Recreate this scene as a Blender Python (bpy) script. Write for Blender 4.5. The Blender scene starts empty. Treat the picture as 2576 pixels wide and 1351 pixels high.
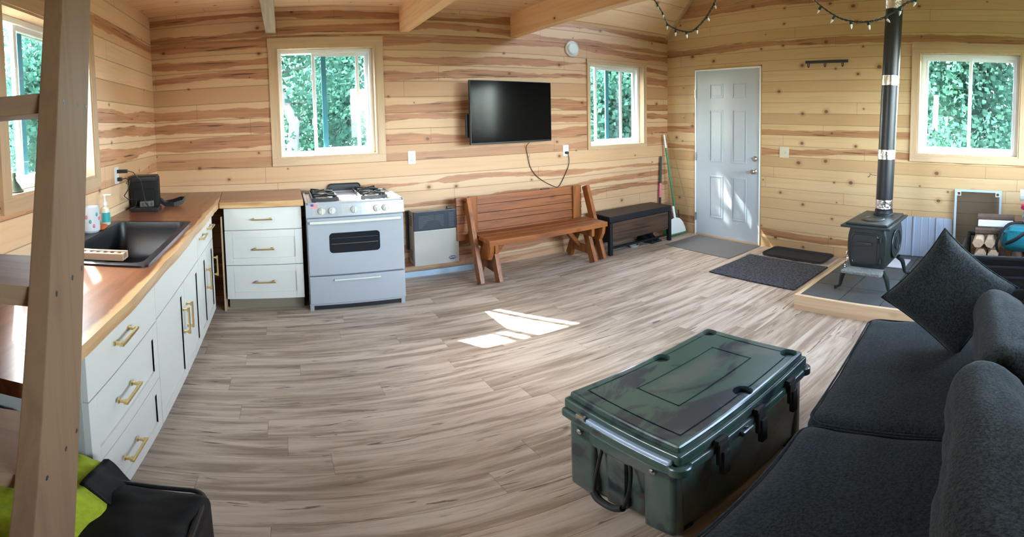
import bpy, bmesh, math, random
from math import sin, cos, pi, radians, sqrt
from mathutils import Vector, Matrix
random.seed(7)
SC = bpy.context.scene
COL = SC.collection

# ------------------------------------------------------------------ camera
W, FRONT = 5.68, -4.95           # room: x 0..W, y FRONT..0 (kitchen wall is y = 0)
cd = bpy.data.cameras.new('camera'); cam = bpy.data.objects.new('camera', cd); COL.objects.link(cam)
cd.type = 'PANO'; cd.panorama_type = 'EQUIRECTANGULAR'
cd.longitude_min, cd.longitude_max = -1.09661, 1.09661
cd.latitude_min, cd.latitude_max = -.84380, .30874
yaw, pitch, roll = .4906, -.0528, .0206
def _dir(x, y, z):
    c, s = cos(roll), sin(roll); x, z = x*c+z*s, -x*s+z*c
    c, s = cos(pitch), sin(pitch); y, z = y*c-z*s, y*s+z*c
    c, s = cos(yaw), sin(yaw); x, y = x*c+y*s, -x*s+y*c
    return Vector((x, y, z))
r_, f_, u_ = _dir(1, 0, 0), _dir(0, 1, 0), _dir(0, 0, 1)
m = Matrix((r_, u_, -f_)).transposed().to_4x4(); m.translation = (1.167, -4.175, 1.486)
cam.matrix_world = m
cd.clip_start = .02; cd.clip_end = 300
SC.camera = cam

# ------------------------------------------------------------------ sky, sun, exposure
wd = bpy.data.worlds.new('World'); SC.world = wd; wd.use_nodes = True
wn = wd.node_tree.nodes; bgn = wn['Background']
sky = wn.new('ShaderNodeTexSky'); sky.sky_type = 'NISHITA'; sky.sun_disc = False
sky.sun_elevation = radians(44); sky.sun_rotation = radians(-32); sky.air_density = 1.0; sky.dust_density = 1.5
hs = wn.new('ShaderNodeHueSaturation'); hs.inputs['Saturation'].default_value = .6; wd.node_tree.links.new(sky.outputs[0], hs.inputs['Color']); wd.node_tree.links.new(hs.outputs[0], bgn.inputs[0]); bgn.inputs[1].default_value = 2.6
sl = bpy.data.lights.new('sun', 'SUN'); sl.energy = 17; sl.angle = radians(.55); sl.color = (1, .95, .86)
so = bpy.data.objects.new('sun', sl); COL.objects.link(so)
so.rotation_euler = Vector((.55, -.875, -1)).to_track_quat('-Z', 'Y').to_euler(); so.location = (-6, 9, 11)
def portal(loc, sx, sy, d):
    l = bpy.data.lights.new('window_portal', 'AREA'); l.shape = 'RECTANGLE'; l.size = sx; l.size_y = sy; l.cycles.is_portal = True
    o = bpy.data.objects.new('window_portal', l); COL.objects.link(o); o.location = loc
    o.rotation_euler = Vector(d).to_track_quat('-Z', 'Z').to_euler()
vs = SC.view_settings; vs.view_transform = 'Standard'; vs.look = 'None'; vs.gamma = 1; vs.use_curve_mapping = False
vs.exposure = 2.12
cy = SC.cycles; cy.use_denoising = True; cy.max_bounces = 14; cy.diffuse_bounces = 8; cy.transparent_max_bounces = 24
cy.caustics_reflective = False; cy.caustics_refractive = False; cy.sample_clamp_indirect = 12

# ------------------------------------------------------------------ mesh helpers
class B:
    def __init__(s, root=None):
        s.bm = bmesh.new(); s.o = Vector(root.location) if root is not None else Vector((0, 0, 0))
    wn = False
    def _add(s, t, mat=None, bev=0, seg=2):
        if bev: s.wn = True; bmesh.ops.bevel(t, geom=t.edges[:], offset=bev, segments=seg, profile=.6, affect='EDGES', clamp_overlap=True)
        if mat is not None: t.transform(mat)
        me = bpy.data.meshes.new('t'); t.to_mesh(me); t.free(); s.bm.from_mesh(me); bpy.data.meshes.remove(me)
        return s
    def box(s, x0, x1, y0, y1, z0, z1, bev=0, mat=None, seg=2):
        t = bmesh.new(); bmesh.ops.create_cube(t, size=1)
        for v in t.verts:
            v.co = Vector(((x0+x1)/2 + v.co.x*(x1-x0), (y0+y1)/2 + v.co.y*(y1-y0), (z0+z1)/2 + v.co.z*(z1-z0)))
        return s._add(t, mat, bev, seg)
    def beam(s, p0, p1, w, h, bev=0, up=(0, 0, 1), ext=0):
        p0, p1 = Vector(p0), Vector(p1); d = (p1-p0).normalized(); L = (p1-p0).length
        x = d.cross(Vector(up)).normalized(); z = x.cross(d)
        M = Matrix((x, d, z)).transposed().to_4x4(); M.translation = p0
        return s.box(-w/2, w/2, -ext, L+ext, -h/2, h/2, bev, M)
    def cyl(s, p0, p1, r0, r1=None, seg=20, caps=True):
        p0, p1 = Vector(p0), Vector(p1); r1 = r0 if r1 is None else r1; d = p1-p0
        t = bmesh.new(); bmesh.ops.create_cone(t, cap_ends=caps, segments=seg, radius1=r0, radius2=r1, depth=d.length)
        return s._add(t, Matrix.Translation((p0+p1)/2) @ d.to_track_quat('Z', 'Y').to_matrix().to_4x4())
    def ball(s, c, r, sc=(1, 1, 1), seg=14):
        t = bmesh.new(); bmesh.ops.create_uvsphere(t, u_segments=seg, v_segments=max(6, seg//2+1), radius=r)
        return s._add(t, Matrix.Translation(c) @ Matrix.Diagonal((*sc, 1)))
    def lathe(s, prof, c=(0, 0, 0), seg=24, mat=None):
        t = bmesh.new(); rings = []
        for r, z in prof:
            rings.append([t.verts.new((max(r, 1e-5)*cos(2*pi*i/seg), max(r, 1e-5)*sin(2*pi*i/seg), z)) for i in range(seg)])
        for a, b in zip(rings, rings[1:]):
            for i in range(seg): t.faces.new((a[i], a[(i+1) % seg], b[(i+1) % seg], b[i]))
        t.faces.new(rings[0][::-1]); t.faces.new(rings[-1])
        return s._add(t, Matrix.Translation(c) @ (mat or Matrix()))
    def tube(s, pts, r, seg=8, closed=False):
        pts = [Vector(p) for p in pts]; t = bmesh.new(); rings = []; n = len(pts)
        rr = r if isinstance(r, (list, tuple)) else [r]*n
        side = None
        for i, p in enumerate(pts):
            a = pts[(i-1) % n] if (closed or i) else p; b = pts[(i+1) % n] if (closed or i < n-1) else p
            d = (b-a).normalized()
            if side is None: side = d.orthogonal().normalized()
            side = (side - d*side.dot(d)); side = side.normalized() if side.length > 1e-6 else d.orthogonal().normalized()
            o = d.cross(side)
            rings.append([t.verts.new(p + (side*cos(2*pi*k/seg) + o*sin(2*pi*k/seg))*rr[i]) for k in range(seg)])
        prs = list(zip(rings, rings[1:])) + ([(rings[-1], rings[0])] if closed else [])
        for a, b in prs:
            for k in range(seg): t.faces.new((a[k], a[(k+1) % seg], b[(k+1) % seg], b[k]))
        if not closed: t.faces.new(rings[0][::-1]); t.faces.new(rings[-1])
        return s._add(t)
    def prism(s, poly, d, mat=None, bev=0):      # polygon in xy, extruded 0..d in z, then mat
        t = bmesh.new(); vs_ = [t.verts.new((*p, 0)) for p in poly]; f = t.faces.new(vs_)
        r = bmesh.ops.extrude_face_region(t, geom=[f]); 
        for v in r['geom']:
            if isinstance(v, bmesh.types.BMVert): v.co.z += d
        bmesh.ops.recalc_face_normals(t, faces=t.faces[:])
        return s._add(t, mat, bev)
    def grid(s, fn, nu, nv, closed_u=False):
        t = bmesh.new(); g = [[t.verts.new(fn(i/(nu-1 if not closed_u else nu), j/(nv-1))) for j in range(nv)] for i in range(nu)]
        for i in range(nu if closed_u else nu-1):
            for j in range(nv-1): t.faces.new((g[i][j], g[(i+1) % nu][j], g[(i+1) % nu][j+1], g[i][j+1]))
        return s._add(t)
    def build(s, name, mat, parent=None, smooth=True, angle=35, label=None):
        bmesh.ops.remove_doubles(s.bm, verts=s.bm.verts[:], dist=1e-6)
        bmesh.ops.translate(s.bm, vec=-s.o, verts=s.bm.verts[:])
        bmesh.ops.recalc_face_normals(s.bm, faces=s.bm.faces[:])
        me = bpy.data.meshes.new(name); s.bm.to_mesh(me); s.bm.free()
        if smooth:
            me.shade_smooth(); me.set_sharp_from_angle(angle=radians(angle))
        me.materials.append(mat); o = bpy.data.objects.new(name, me); COL.objects.link(o)
        if parent is not None: o.parent = parent
        if label: o['label'] = label
        if s.wn and smooth: w_ = o.modifiers.new('weighted_normals', 'WEIGHTED_NORMAL'); w_.keep_sharp = True; w_.weight = 80
        return o
def tag(o, label=None, cat=None, group=None, kind=None):
    for k, v in (('label', label), ('category', cat), ('group', group), ('kind', kind)):
        if v: o[k] = v
    return o
def thing(name, label, cat, loc=(0, 0, 0), rz=0, group=None, rot=None):
    o = bpy.data.objects.new(name, None); COL.objects.link(o); o.empty_display_size = .1
    o.location = loc; o.rotation_euler = rot or (0, 0, rz)
    return tag(o, label, cat, group)
def struct(o): o['kind'] = 'structure'; return o
def dup(root, loc, label, rz=None):
    def cp(o, p):
        c = o.copy(); COL.objects.link(c); c.parent = p
        for ch in list(o.children): cp(ch, c)
        return c
    c = cp(root, None); c.location = loc; c['label'] = label
    if rz is not None: c.rotation_euler = (0, 0, rz)
    return c
def arc(c, r, a0, a1, n, plane='xz'):
    out = []
    for i in range(n):
        a = a0+(a1-a0)*i/(n-1); u, v = r*cos(a), r*sin(a)
        out.append(Vector(c)+(Vector((u, 0, v)) if plane == 'xz' else Vector((0, u, v)) if plane == 'yz' else Vector((u, v, 0))))
    return out
def rrect(x0, x1, y0, y1, r, n=5):
    out = []
    for cx, cy_, a in ((x1-r, y1-r, 0), (x0+r, y1-r, pi/2), (x0+r, y0+r, pi), (x1-r, y0+r, 3*pi/2)):
        out += [(cx+r*cos(a+pi/2*i/n), cy_+r*sin(a+pi/2*i/n)) for i in range(n+1)]
    return out
# frames for prisms: local xy -> a wall plane
def on_back(y):  return Matrix(((1, 0, 0, 0), (0, 0, -1, y), (0, 1, 0, 0), (0, 0, 0, 1)))      # xy -> xz, extrude toward -y
def on_right(x): return Matrix(((0, 0, -1, x), (1, 0, 0, 0), (0, 1, 0, 0), (0, 0, 0, 1)))      # xy -> yz, extrude toward -x
def on_left(x):  return Matrix(((0, 0, 1, x), (1, 0, 0, 0), (0, 1, 0, 0), (0, 0, 0, 1)))       # xy -> yz, extrude toward +x

# ------------------------------------------------------------------ materials
class NT:
    def __init__(s, name, rough=.5, metal=0, spec=.5):
        s.mat = bpy.data.materials.new(name); s.mat.use_nodes = True; s.t = s.mat.node_tree; s.b = s.t.nodes['Principled BSDF']
        s.b.inputs['Roughness'].default_value = rough; s.b.inputs['Metallic'].default_value = metal; s.b.inputs['Specular IOR Level'].default_value = spec
    def set(s, inp, v):
        if isinstance(v, bpy.types.NodeSocket): s.t.links.new(v, inp)
        elif isinstance(v, tuple) and len(v) == 3 and inp.type == 'RGBA': inp.default_value = (*v, 1)
        else: inp.default_value = v
    def n(s, typ, ins=None, **pr):
        nd = s.t.nodes.new('ShaderNode'+typ)
        for k, v in pr.items(): setattr(nd, k, v)
        for k, v in (ins or {}).items(): s.set(nd.inputs[k], v)
        return nd
    def m(s, op, a, b=0, c=0): return s.n('Math', {0: a, 1: b, 2: c}, operation=op).outputs[0]
    def mix(s, f, a, b, mode='MIX'):
        nd = s.n('MixRGB', {0: f, 1: a, 2: b}, blend_type=mode); return nd.outputs[0]
    def xyz(s):
        o = s.n('TexCoord').outputs['Object']; x = s.n('SeparateXYZ', {0: o}); s.o = o; return x.outputs
    def vec(s, x, y, z=0): return s.n('CombineXYZ', {0: x, 1: y, 2: z}).outputs[0]
    def noise(s, v, scale=1, detail=3, rough=.5, dist=0): return s.n('TexNoise', {'Vector': v, 'Scale': scale, 'Detail': detail, 'Roughness': rough, 'Distortion': dist}).outputs[0]
    def step(s, v, a, b): return s.n('MapRange', {0: v, 1: a, 2: b}, interpolation_type='SMOOTHSTEP').outputs[0]
    def white(s, w): return s.n('TexWhiteNoise', {'W': w}, noise_dimensions='1D').outputs[0]
    def bump(s, h, strength=.3, dist=.002): s.set(s.b.inputs['Normal'], s.n('Bump', {'Strength': strength, 'Distance': dist, 'Height': h}).outputs[0])
    def col(s, c): s.set(s.b.inputs['Base Color'], c); return s.mat
def plain(name, c, rough=.5, metal=0, spec=.5, bump=0, bs=60, var=0, coat=0):
    t = NT(name, rough, metal, spec)
    if bump or var:
        t.xyz(); n = t.noise(t.o, bs, 4, .6)
        if bump: t.bump(n, bump, .003)
        c = t.mix(t.m('MULTIPLY', n, var), c, tuple(q*.45 for q in c)) if var else c
    if coat: t.b.inputs['Coat Weight'].default_value = coat; t.b.inputs['Coat Roughness'].default_value = .08
    return t.col(c)
def panelling(name, ua, va, h, off, streaks=.42, tint=(1, 1, 1), groove=1, knots=.42, va_scale=1.0, low=0):
    t = NT(name, .48, 0, .35); X = t.xyz(); u = X[ua]
    v = t.m('MULTIPLY', X[va], va_scale)
    vb = t.m('ADD', t.m('DIVIDE', v, h), off+50); idx = t.m('FLOOR', vb); fr = t.m('FRACT', vb)
    r1 = t.white(idx); r2 = t.white(t.m('ADD', idx, .37)); r3 = t.white(t.m('ADD', idx, .71))
    i7 = t.m('MULTIPLY', idx, 7.31)
    g1 = t.noise(t.vec(t.m('MULTIPLY', u, 1.3), t.m('MULTIPLY', v, 30), i7), 1, 4, .6, .6)
    g2 = t.noise(t.vec(t.m('MULTIPLY', u, 4), t.m('MULTIPLY', v, 160), i7), 1, 2, .6)
    T = lambda c: tuple(a*b for a, b in zip(c, tint))
    c = t.mix(r1, T((.73, .545, .36)), T((.66, .45, .27)))
    c = t.mix(t.m('MULTIPLY', t.step(g1, .45, .75), .45), c, T((.55, .35, .19)))
    c = t.mix(t.m('MULTIPLY', g2, .18), c, T((.46, .29, .16)))
    # heartwood streaks, wavy reddish bands running along the board
    cen = t.m('ADD', t.m('MULTIPLY', t.m('SUBTRACT', t.noise(t.vec(t.m('MULTIPLY', u, .55), t.m('MULTIPLY', idx, 3.7)), 1, 1), .5), 1.3), t.m('ADD', .2, t.m('MULTIPLY', r3, .6)))
    wid = t.m('ADD', t.m('MULTIPLY', t.noise(t.vec(t.m('MULTIPLY', u, 1.1), i7), 1, 3, .7), .75), t.m('SUBTRACT', t.m('MULTIPLY', r2, .22), .235))
    edge = t.m('MULTIPLY', t.m('SUBTRACT', t.noise(t.vec(t.m('MULTIPLY', u, 7), t.m('MULTIPLY', fr, 3), i7), 1, 3, .6), .5), .16)
    dd = t.m('ADD', t.m('ABSOLUTE', t.m('SUBTRACT', fr, cen)), edge)
    mask = t.m('MULTIPLY', t.step(t.m('SUBTRACT', wid, dd), 0, .05), t.m('GREATER_THAN', r2, t.m('SUBTRACT', 1-streaks, t.m('MULTIPLY', t.m('LESS_THAN', v, 1.17), low))))
    c = t.mix(t.m('MULTIPLY', mask, .85), c, t.mix(t.step(g1, .35, .65), T((.50, .245, .125)), T((.33, .14, .065))))
    c = t.mix(t.m('MULTIPLY', t.m('MULTIPLY', t.m('GREATER_THAN', r1, .80), .5), 1), c, T((.50, .31, .18)))
    ln = t.m('MULTIPLY', t.m('MULTIPLY', t.m('SUBTRACT', 1, t.step(t.m('ABSOLUTE', t.m('SUBTRACT', wid, dd)), .0, .035)), t.m('GREATER_THAN', mask, .01)), t.step(g1, .40, .60))
    c = t.mix(t.m('MULTIPLY', ln, .7), c, T((.20, .08, .035)))
    # dark cracks inside a few streaks
    ck = t.m('MULTIPLY', t.step(t.noise(t.vec(t.m('MULTIPLY', u, 2.2), t.m('MULTIPLY', v, 60), i7), 1, 2), .64, .69), mask)
    c = t.mix(t.m('MULTIPLY', ck, .8), c, (.07, .03, .015))
    # knots
    vo = t.n('TexVoronoi', {'Vector': t.vec(t.m('MULTIPLY', u, .8), v, 0), 'Scale': 4.2, 'Randomness': 1.0}, voronoi_dimensions='2D')
    kd = vo.outputs['Distance']; kr = t.n('SeparateColor', {0: vo.outputs['Color']}).outputs[0]; kon = t.m('LESS_THAN', kr, knots)
    ksz = t.m('ADD', .018, t.m('MULTIPLY', kr, .10))
    k1 = t.m('MULTIPLY', t.m('LESS_THAN', kd, ksz), kon)
    k2 = t.m('MULTIPLY', t.m('SUBTRACT', 1, t.step(kd, ksz, t.m('MULTIPLY', ksz, 3.2))), kon)
    c = t.mix(t.m('MULTIPLY', k2, .45), c, T((.36, .17, .07)))
    c = t.mix(t.m('MULTIPLY', k1, .85), c, (.12, .05, .025))
    if groove:
        gr = t.m('MAXIMUM', t.m('SUBTRACT', 1, t.step(fr, 0, .035)), t.step(fr, .965, 1))
        c = t.mix(t.m('MULTIPLY', gr, .55), c, (.10, .055, .025))
        # butt joints
        L = t.m('ADD', t.m('DIVIDE', u, 2.6), t.m('MULTIPLY', r1, 9.7)); jf = t.m('FRACT', L)
        c = t.mix(t.m('MULTIPLY', t.m('LESS_THAN', jf, .0012), .7), c, (.09, .05, .03))
        t.bump(t.m('SUBTRACT', t.m('MULTIPLY', g2, .08), gr), .5, .004)
    else: t.bump(g2, .12, .001)
    return t.col(c)
def lumber(name, axis, base=(.60, .37, .18), dark=(.30, .15, .06), rough=.5, scale=1, knots=.35, mixf=.8, spec=.4, coat=0):
    t = NT(name, rough, 0, spec); X = t.xyz(); o = [X[i] for i in range(3)]
    u = o.pop(axis); a, b = o
    ns = t.noise(t.vec(t.m('MULTIPLY', u, 1.4*scale), t.m('MULTIPLY', a, 26*scale), t.m('MULTIPLY', b, 26*scale)), 1, 4, .6, .8)
    n2 = t.noise(t.vec(t.m('MULTIPLY', u, 4*scale), t.m('MULTIPLY', a, 150*scale), t.m('MULTIPLY', b, 150*scale)), 1, 2)
    c = t.mix(t.m('MULTIPLY', t.step(ns, .38, .72), mixf), base, dark)
    c = t.mix(t.m('MULTIPLY', n2, .3), c, dark)
    vo = t.n('TexVoronoi', {'Vector': t.vec(t.m('MULTIPLY', u, .7), a, b), 'Scale': 5.0}); kd = vo.outputs['Distance']
    kr = t.n('SeparateColor', {0: vo.outputs['Color']}).outputs[0]; kon = t.m('LESS_THAN', kr, knots)
    c = t.mix(t.m('MULTIPLY', t.m('SUBTRACT', 1, t.step(kd, .06, .22)), t.m('MULTIPLY', kon, .6)), c, dark)
    c = t.mix(t.m('MULTIPLY', t.m('LESS_THAN', kd, .06), t.m('MULTIPLY', kon, .8)), c, (.09, .04, .02))
    t.bump(n2, .15, .001)
    if coat: t.b.inputs['Coat Weight'].default_value = coat; t.b.inputs['Coat Roughness'].default_value = .15
    return t.col(c)
def floor_mat():
    t = NT('vinyl_plank_floor', .46, 0, .4); X = t.xyz(); u, v = X[0], X[1]
    vb = t.m('DIVIDE', v, .152); vb = t.m('ADD', vb, 60.02); row = t.m('FLOOR', vb); fv = t.m('FRACT', vb)
    ub = t.m('ADD', t.m('DIVIDE', u, 1.22), t.m('ADD', 20, t.m('MULTIPLY', t.white(row), 7.7))); pl = t.m('FLOOR', ub); fu = t.m('FRACT', ub)
    idd = t.m('ADD', t.m('MULTIPLY', row, 13.17), t.m('MULTIPLY', pl, 3.71)); r = t.white(idd); r2 = t.white(t.m('ADD', idd, .5)); z = t.m('MULTIPLY', idd, 1.7)
    g = t.noise(t.vec(t.m('MULTIPLY', u, 1.6), t.m('MULTIPLY', v, 16), z), 1, 5, .62, .7)
    g2 = t.noise(t.vec(t.m('MULTIPLY', u, 5), t.m('MULTIPLY', v, 90), z), 1, 3, .6)
    c = t.mix(r, (.64, .52, .41), (.46, .36, .27))
    c = t.mix(t.m('MULTIPLY', t.step(g, .44, .66), .85), c, (.27, .195, .14))
    c = t.mix(t.m('MULTIPLY', t.step(g, .50, .32), .6), c, (.74, .64, .54))
    c = t.mix(t.m('MULTIPLY', g2, .25), c, (.2, .145, .105))
    ck = t.step(t.noise(t.vec(t.m('MULTIPLY', u, 2.6), t.m('MULTIPLY', v, 34), z), 1, 3, .65, 1.2),   .625, .68)
    c = t.mix(t.m('MULTIPLY', ck, .8), c, (.08, .052, .036))
    ed = t.m('MAXIMUM', t.m('LESS_THAN', fv, .014), t.m('LESS_THAN', fu, .0016))
    c = t.mix(t.m('MULTIPLY', ed, .6), c, (.09, .065, .05))
    t.bump(t.m('SUBTRACT', t.m('MULTIPLY', g2, .25), ed), .25, .0015)
    return t.col(c)
def counter_mat(name, u_ax, edge_ax, e0, sign):
    t = NT(name, .28, 0, .4); X = t.xyz(); u, e = X[u_ax], X[edge_ax]
    w = t.m('MULTIPLY', t.m('SUBTRACT', t.noise(t.vec(t.m('MULTIPLY', u, 2.2), 0), 1, 4, .6), .5), .085)
    d = t.m('MULTIPLY', t.m('SUBTRACT', e, e0), sign)
    sap = t.step(t.m('ADD', d, w), -.008, .008)
    g = t.noise(t.vec(t.m('MULTIPLY', u, 1.5), t.m('MULTIPLY', e, 14), t.m('MULTIPLY', X[2], 14)), 1, 5, .6, 1.2)
    g2 = t.noise(t.vec(t.m('MULTIPLY', u, 4), t.m('MULTIPLY', e, 110), 0), 1, 2)
    stave = t.white(t.m('ADD', t.m('FLOOR', t.m('DIVIDE', e, .105)), .3))
    c = t.mix(t.step(g, .35, .7), (.25, .085, .033), (.10, .030, .012))
    c = t.mix(t.m('MULTIPLY', stave, .3), c, (.33, .14, .06))
    c = t.mix(t.m('MULTIPLY', g2, .3), c, (.10, .035, .015))
    s_ = t.mix(t.step(g, .4, .7), (.56, .34, .16), (.36, .19, .08))
    c = t.mix(sap, c, s_)
    t.b.inputs['Coat Weight'].default_value = .22; t.b.inputs['Coat Roughness'].default_value = .15
    return t.col(c)
def fabric(name, c1, c2, scale=260, rough=.95, weave=.5):
    t = NT(name, rough, 0, .12); X = t.xyz()
    n = t.noise(t.o, scale, 3, .7); n2 = t.noise(t.o, 5, 3, .5)
    c = t.mix(t.step(n, .32, .68), c1, c2); c = t.mix(t.m('MULTIPLY', n2, .3), c, tuple(q*.6 for q in c1))
    t.bump(n, weave, .003); t.b.inputs['Sheen Weight'].default_value = .08
    return t.col(c)
def glass_mat():
    m_ = bpy.data.materials.new('window_glass'); m_.use_nodes = True; t = m_.node_tree; t.nodes.clear()
    o = t.nodes.new('ShaderNodeOutputMaterial'); mx = t.nodes.new('ShaderNodeMixShader'); tr = t.nodes.new('ShaderNodeBsdfTransparent'); gl = t.nodes.new('ShaderNodeBsdfGlossy')
    lw = t.nodes.new('ShaderNodeLayerWeight'); pw = t.nodes.new('ShaderNodeMath'); pw.operation = 'POWER'; pw.inputs[1].default_value = 5; fr = t.nodes.new('ShaderNodeMath'); fr.operation = 'MULTIPLY_ADD'; fr.inputs[1].default_value = .6; fr.inputs[2].default_value = .025; t.links.new(lw.outputs['Facing'], pw.inputs[0]); t.links.new(pw.outputs[0], fr.inputs[0]); tr.inputs[0].default_value = (.93, .97, .97, 1); gl.inputs['Roughness'].default_value = .02
    L = t.links.new; L(fr.outputs[0], mx.inputs[0]); L(tr.outputs[0], mx.inputs[1]); L(gl.outputs[0], mx.inputs[2]); L(mx.outputs[0], o.inputs[0]); return m_
def mesh_screen(name, f, c):
    m_ = bpy.data.materials.new(name); m_.use_nodes = True; t = m_.node_tree; t.nodes.clear()
    o = t.nodes.new('ShaderNodeOutputMaterial'); mx = t.nodes.new('ShaderNodeMixShader'); tr = t.nodes.new('ShaderNodeBsdfTransparent'); d = t.nodes.new('ShaderNodeBsdfDiffuse')
    mx.inputs[0].default_value = f; d.inputs[0].default_value = (*c, 1); L = t.links.new
    L(tr.outputs[0], mx.inputs[1]); L(d.outputs[0], mx.inputs[2]); L(mx.outputs[0], o.inputs[0]); return m_
def leaf_mat(name, c1, c2):
    m_ = bpy.data.materials.new(name); m_.use_nodes = True; t = m_.node_tree; t.nodes.clear()
    o = t.nodes.new('ShaderNodeOutputMaterial'); mx = t.nodes.new('ShaderNodeMixShader'); d = t.nodes.new('ShaderNodeBsdfDiffuse'); tl = t.nodes.new('ShaderNodeBsdfTranslucent')
    tc = t.nodes.new('ShaderNodeTexCoord'); n = t.nodes.new('ShaderNodeTexNoise'); n.inputs['Scale'].default_value = 2.2; n.inputs['Detail'].default_value = 6
    mc = t.nodes.new('ShaderNodeMixRGB'); mc.inputs[1].default_value = (*c1, 1); mc.inputs[2].default_value = (*c2, 1); L = t.links.new
    L(tc.outputs['Object'], n.inputs['Vector']); L(n.outputs[0], mc.inputs[0]); L(mc.outputs[0], d.inputs[0]); L(mc.outputs[0], tl.inputs[0])
    mx.inputs[0].default_value = .55; L(d.outputs[0], mx.inputs[1]); L(tl.outputs[0], mx.inputs[2]); L(mx.outputs[0], o.inputs[0]); return m_
def camo_mat():
    t = NT('camo_green_plastic', .30, 0, .5); X = t.xyz()
    w = t.vec(t.m('ADD', X[0], t.m('MULTIPLY', t.noise(t.o, 2.2, 2), .35)), t.m('MULTIPLY', X[1], 1.6), X[2])
    n = t.noise(w, 2.6, 5, .55, 2.2); n2 = t.noise(t.vec(X[1], X[0], t.m('ADD', X[2], 4.0)), 2.1, 4, .5, 2.0)
    c = t.mix(t.step(n, .47, .58), (.036, .076, .058), (.012, .022, .030))
    c = t.mix(t.m('MULTIPLY', t.step(n2, .50, .62), .85), c, (.085, .10, .085))
    t.b.inputs['Coat Weight'].default_value = .3; t.b.inputs['Coat Roughness'].default_value = .12
    t.bump(t.noise(t.o, 35, 2), .05, .002)
    return t.col(c)
def foil_mat():
    t = NT('foil_tape', .16, 1); t.xyz(); n = t.noise(t.o, 45, 4, .6, .6); t.bump(n, .9, .006); return t.col((.78, .78, .78))

M = {}
M['wall_back'] = panelling('pine_panelling_back', 0, 2, .1475, .34, .64, (.84, .74, .67), low=.3)
M['wall_left'] = panelling('pine_panelling_left', 1, 2, .1475, .34, .36, (1.17, 1.14, 1.12), knots=.3)  # tint lifted partly to make up for weak light on this wall
M['wall_right'] = panelling('pine_panelling_right', 1, 2, .119, .10, .22, (.80, .76, .62), knots=.62)  # tint is part wood tone, part this wall's light put into the colour
M['ceiling'] = panelling('pine_panelling_ceiling', 0, 1, .1475, .2, .18, (1.18, 1.12, 1.08))  # tint raised in place of missing light from below
M['beam'] = lumber('beam_lumber', 1, (.90, .60, .34), (.72, .40, .19), .55, .8, .2, .7)
M['beam_x'] = lumber('board_lumber_x', 0, (.66, .42, .21), (.46, .25, .1), .5, 1, .35, .6)
M['trim_z'] = lumber('trim_lumber_z', 2, (.56, .40, .25), (.42, .26, .14), .5, .8, .15, .5)
M['trim_x'] = lumber('trim_lumber_x', 0, (.56, .40, .25), (.42, .26, .14), .5, .8, .15, .5)
M['trim_y'] = lumber('trim_lumber_y', 1, (.56, .40, .25), (.42, .26, .14), .5, .8, .15, .5)
M['ladder'] = lumber('ladder_lumber', 2, (.24, .145, .08), (.16, .09, .048), .6, .8, .45, .6)
M['tread'] = lumber('tread_lumber', 0, (.33, .22, .135), (.22, .14, .08), .6, 1, .2, .6)
M['bench'] = lumber('redwood_stain', 0, (.31, .095, .020), (.12, .033, .009), .5, 1, .3, .9, .3, .05)
M['bench_leg'] = lumber('redwood_stain_leg', 2, (.33, .105, .022), (.13, .038, .010), .45, 1, .25, .9, .3, .08)
M['rustic'] = lumber('rustic_brown_board', 0, (.085, .042, .022), (.018, .010, .007), .5, 1.5, .4, 1)
M['firewood'] = lumber('split_firewood', 1, (.50, .38, .26), (.33, .21, .12), .8, 2, .1, .7)
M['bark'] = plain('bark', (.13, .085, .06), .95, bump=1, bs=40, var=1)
M['birch'] = plain('birch_bark', (.5, .47, .44), .9, bump=.6, bs=30, var=.9)
M['floor'] = floor_mat()
M['ctr_l'] = counter_mat('walnut_counter_left', 1, 0, .622, 1)
M['ctr_b'] = counter_mat('walnut_counter_back', 0, 1, -.640, -1)
M['cab'] = plain('cabinet_white_paint', (.62, .60, .54), .42, bump=.03, bs=8)
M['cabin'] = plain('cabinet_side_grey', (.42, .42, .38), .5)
M['toe'] = plain('toe_kick_taupe', (.22, .175, .115), .6)
M['brass'] = plain('brushed_gold', (.83, .62, .30), .28, 1)
M['nickel'] = plain('satin_nickel', (.55, .52, .47), .28, 1)
M['chrome'] = plain('chrome', (.8, .8, .8), .12, 1)
M['enamel'] = plain('white_enamel', (.34, .355, .37), .18, 0, .5, coat=.3)
M['enamel2'] = plain('white_plastic_knob', (.55, .54, .48), .3)
M['ovglass'] = plain('dark_oven_glass', (.012, .014, .017), .12, spec=.35)
M['iron'] = plain('black_cast_iron', (.018, .02, .022), .42, bump=.25, bs=120)
M['stove'] = plain('stove_cast_iron', (.028, .036, .034), .38, .3, bump=.2, bs=90, var=.4)
M['ash'] = plain('ash_covered_iron', (.34, .35, .33), .85, bump=.6, bs=60, var=1.7)
M['pipe'] = plain('matte_black_pipe', (.012, .013, .015), .38)
M['foil'] = foil_mat()
M['vinyl'] = plain('white_vinyl', (.78, .80, .82), .35)
M['teal'] = plain('exterior_frame_teal', (.07, .30, .40), .5)
M['glass'] = glass_mat()
M['scr'] = mesh_screen('insect_screen', .22, (.04, .05, .05))
M['scr2'] = mesh_screen('dark_insect_screen', .36, (.05, .045, .04))
M['black'] = plain('black_plastic', (.012, .012, .014), .4)
M['blackrub'] = plain('black_rubber', (.016, .016, .016), .7, bump=.3, bs=90)
M['tv'] = plain('tv_screen', (.002, .0025, .003), .12, spec=.12)
M['sink'] = plain('black_granite_composite', (.008, .009, .012), .38, bump=.06, bs=300)
M['door'] = plain('white_door_paint', (.44, .49, .53), .4)
M['plate'] = plain('white_outlet_plate', (.75, .76, .78), .3)
M['plate2'] = plain('almond_switch_plate', (.55, .50, .36), .35)
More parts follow.
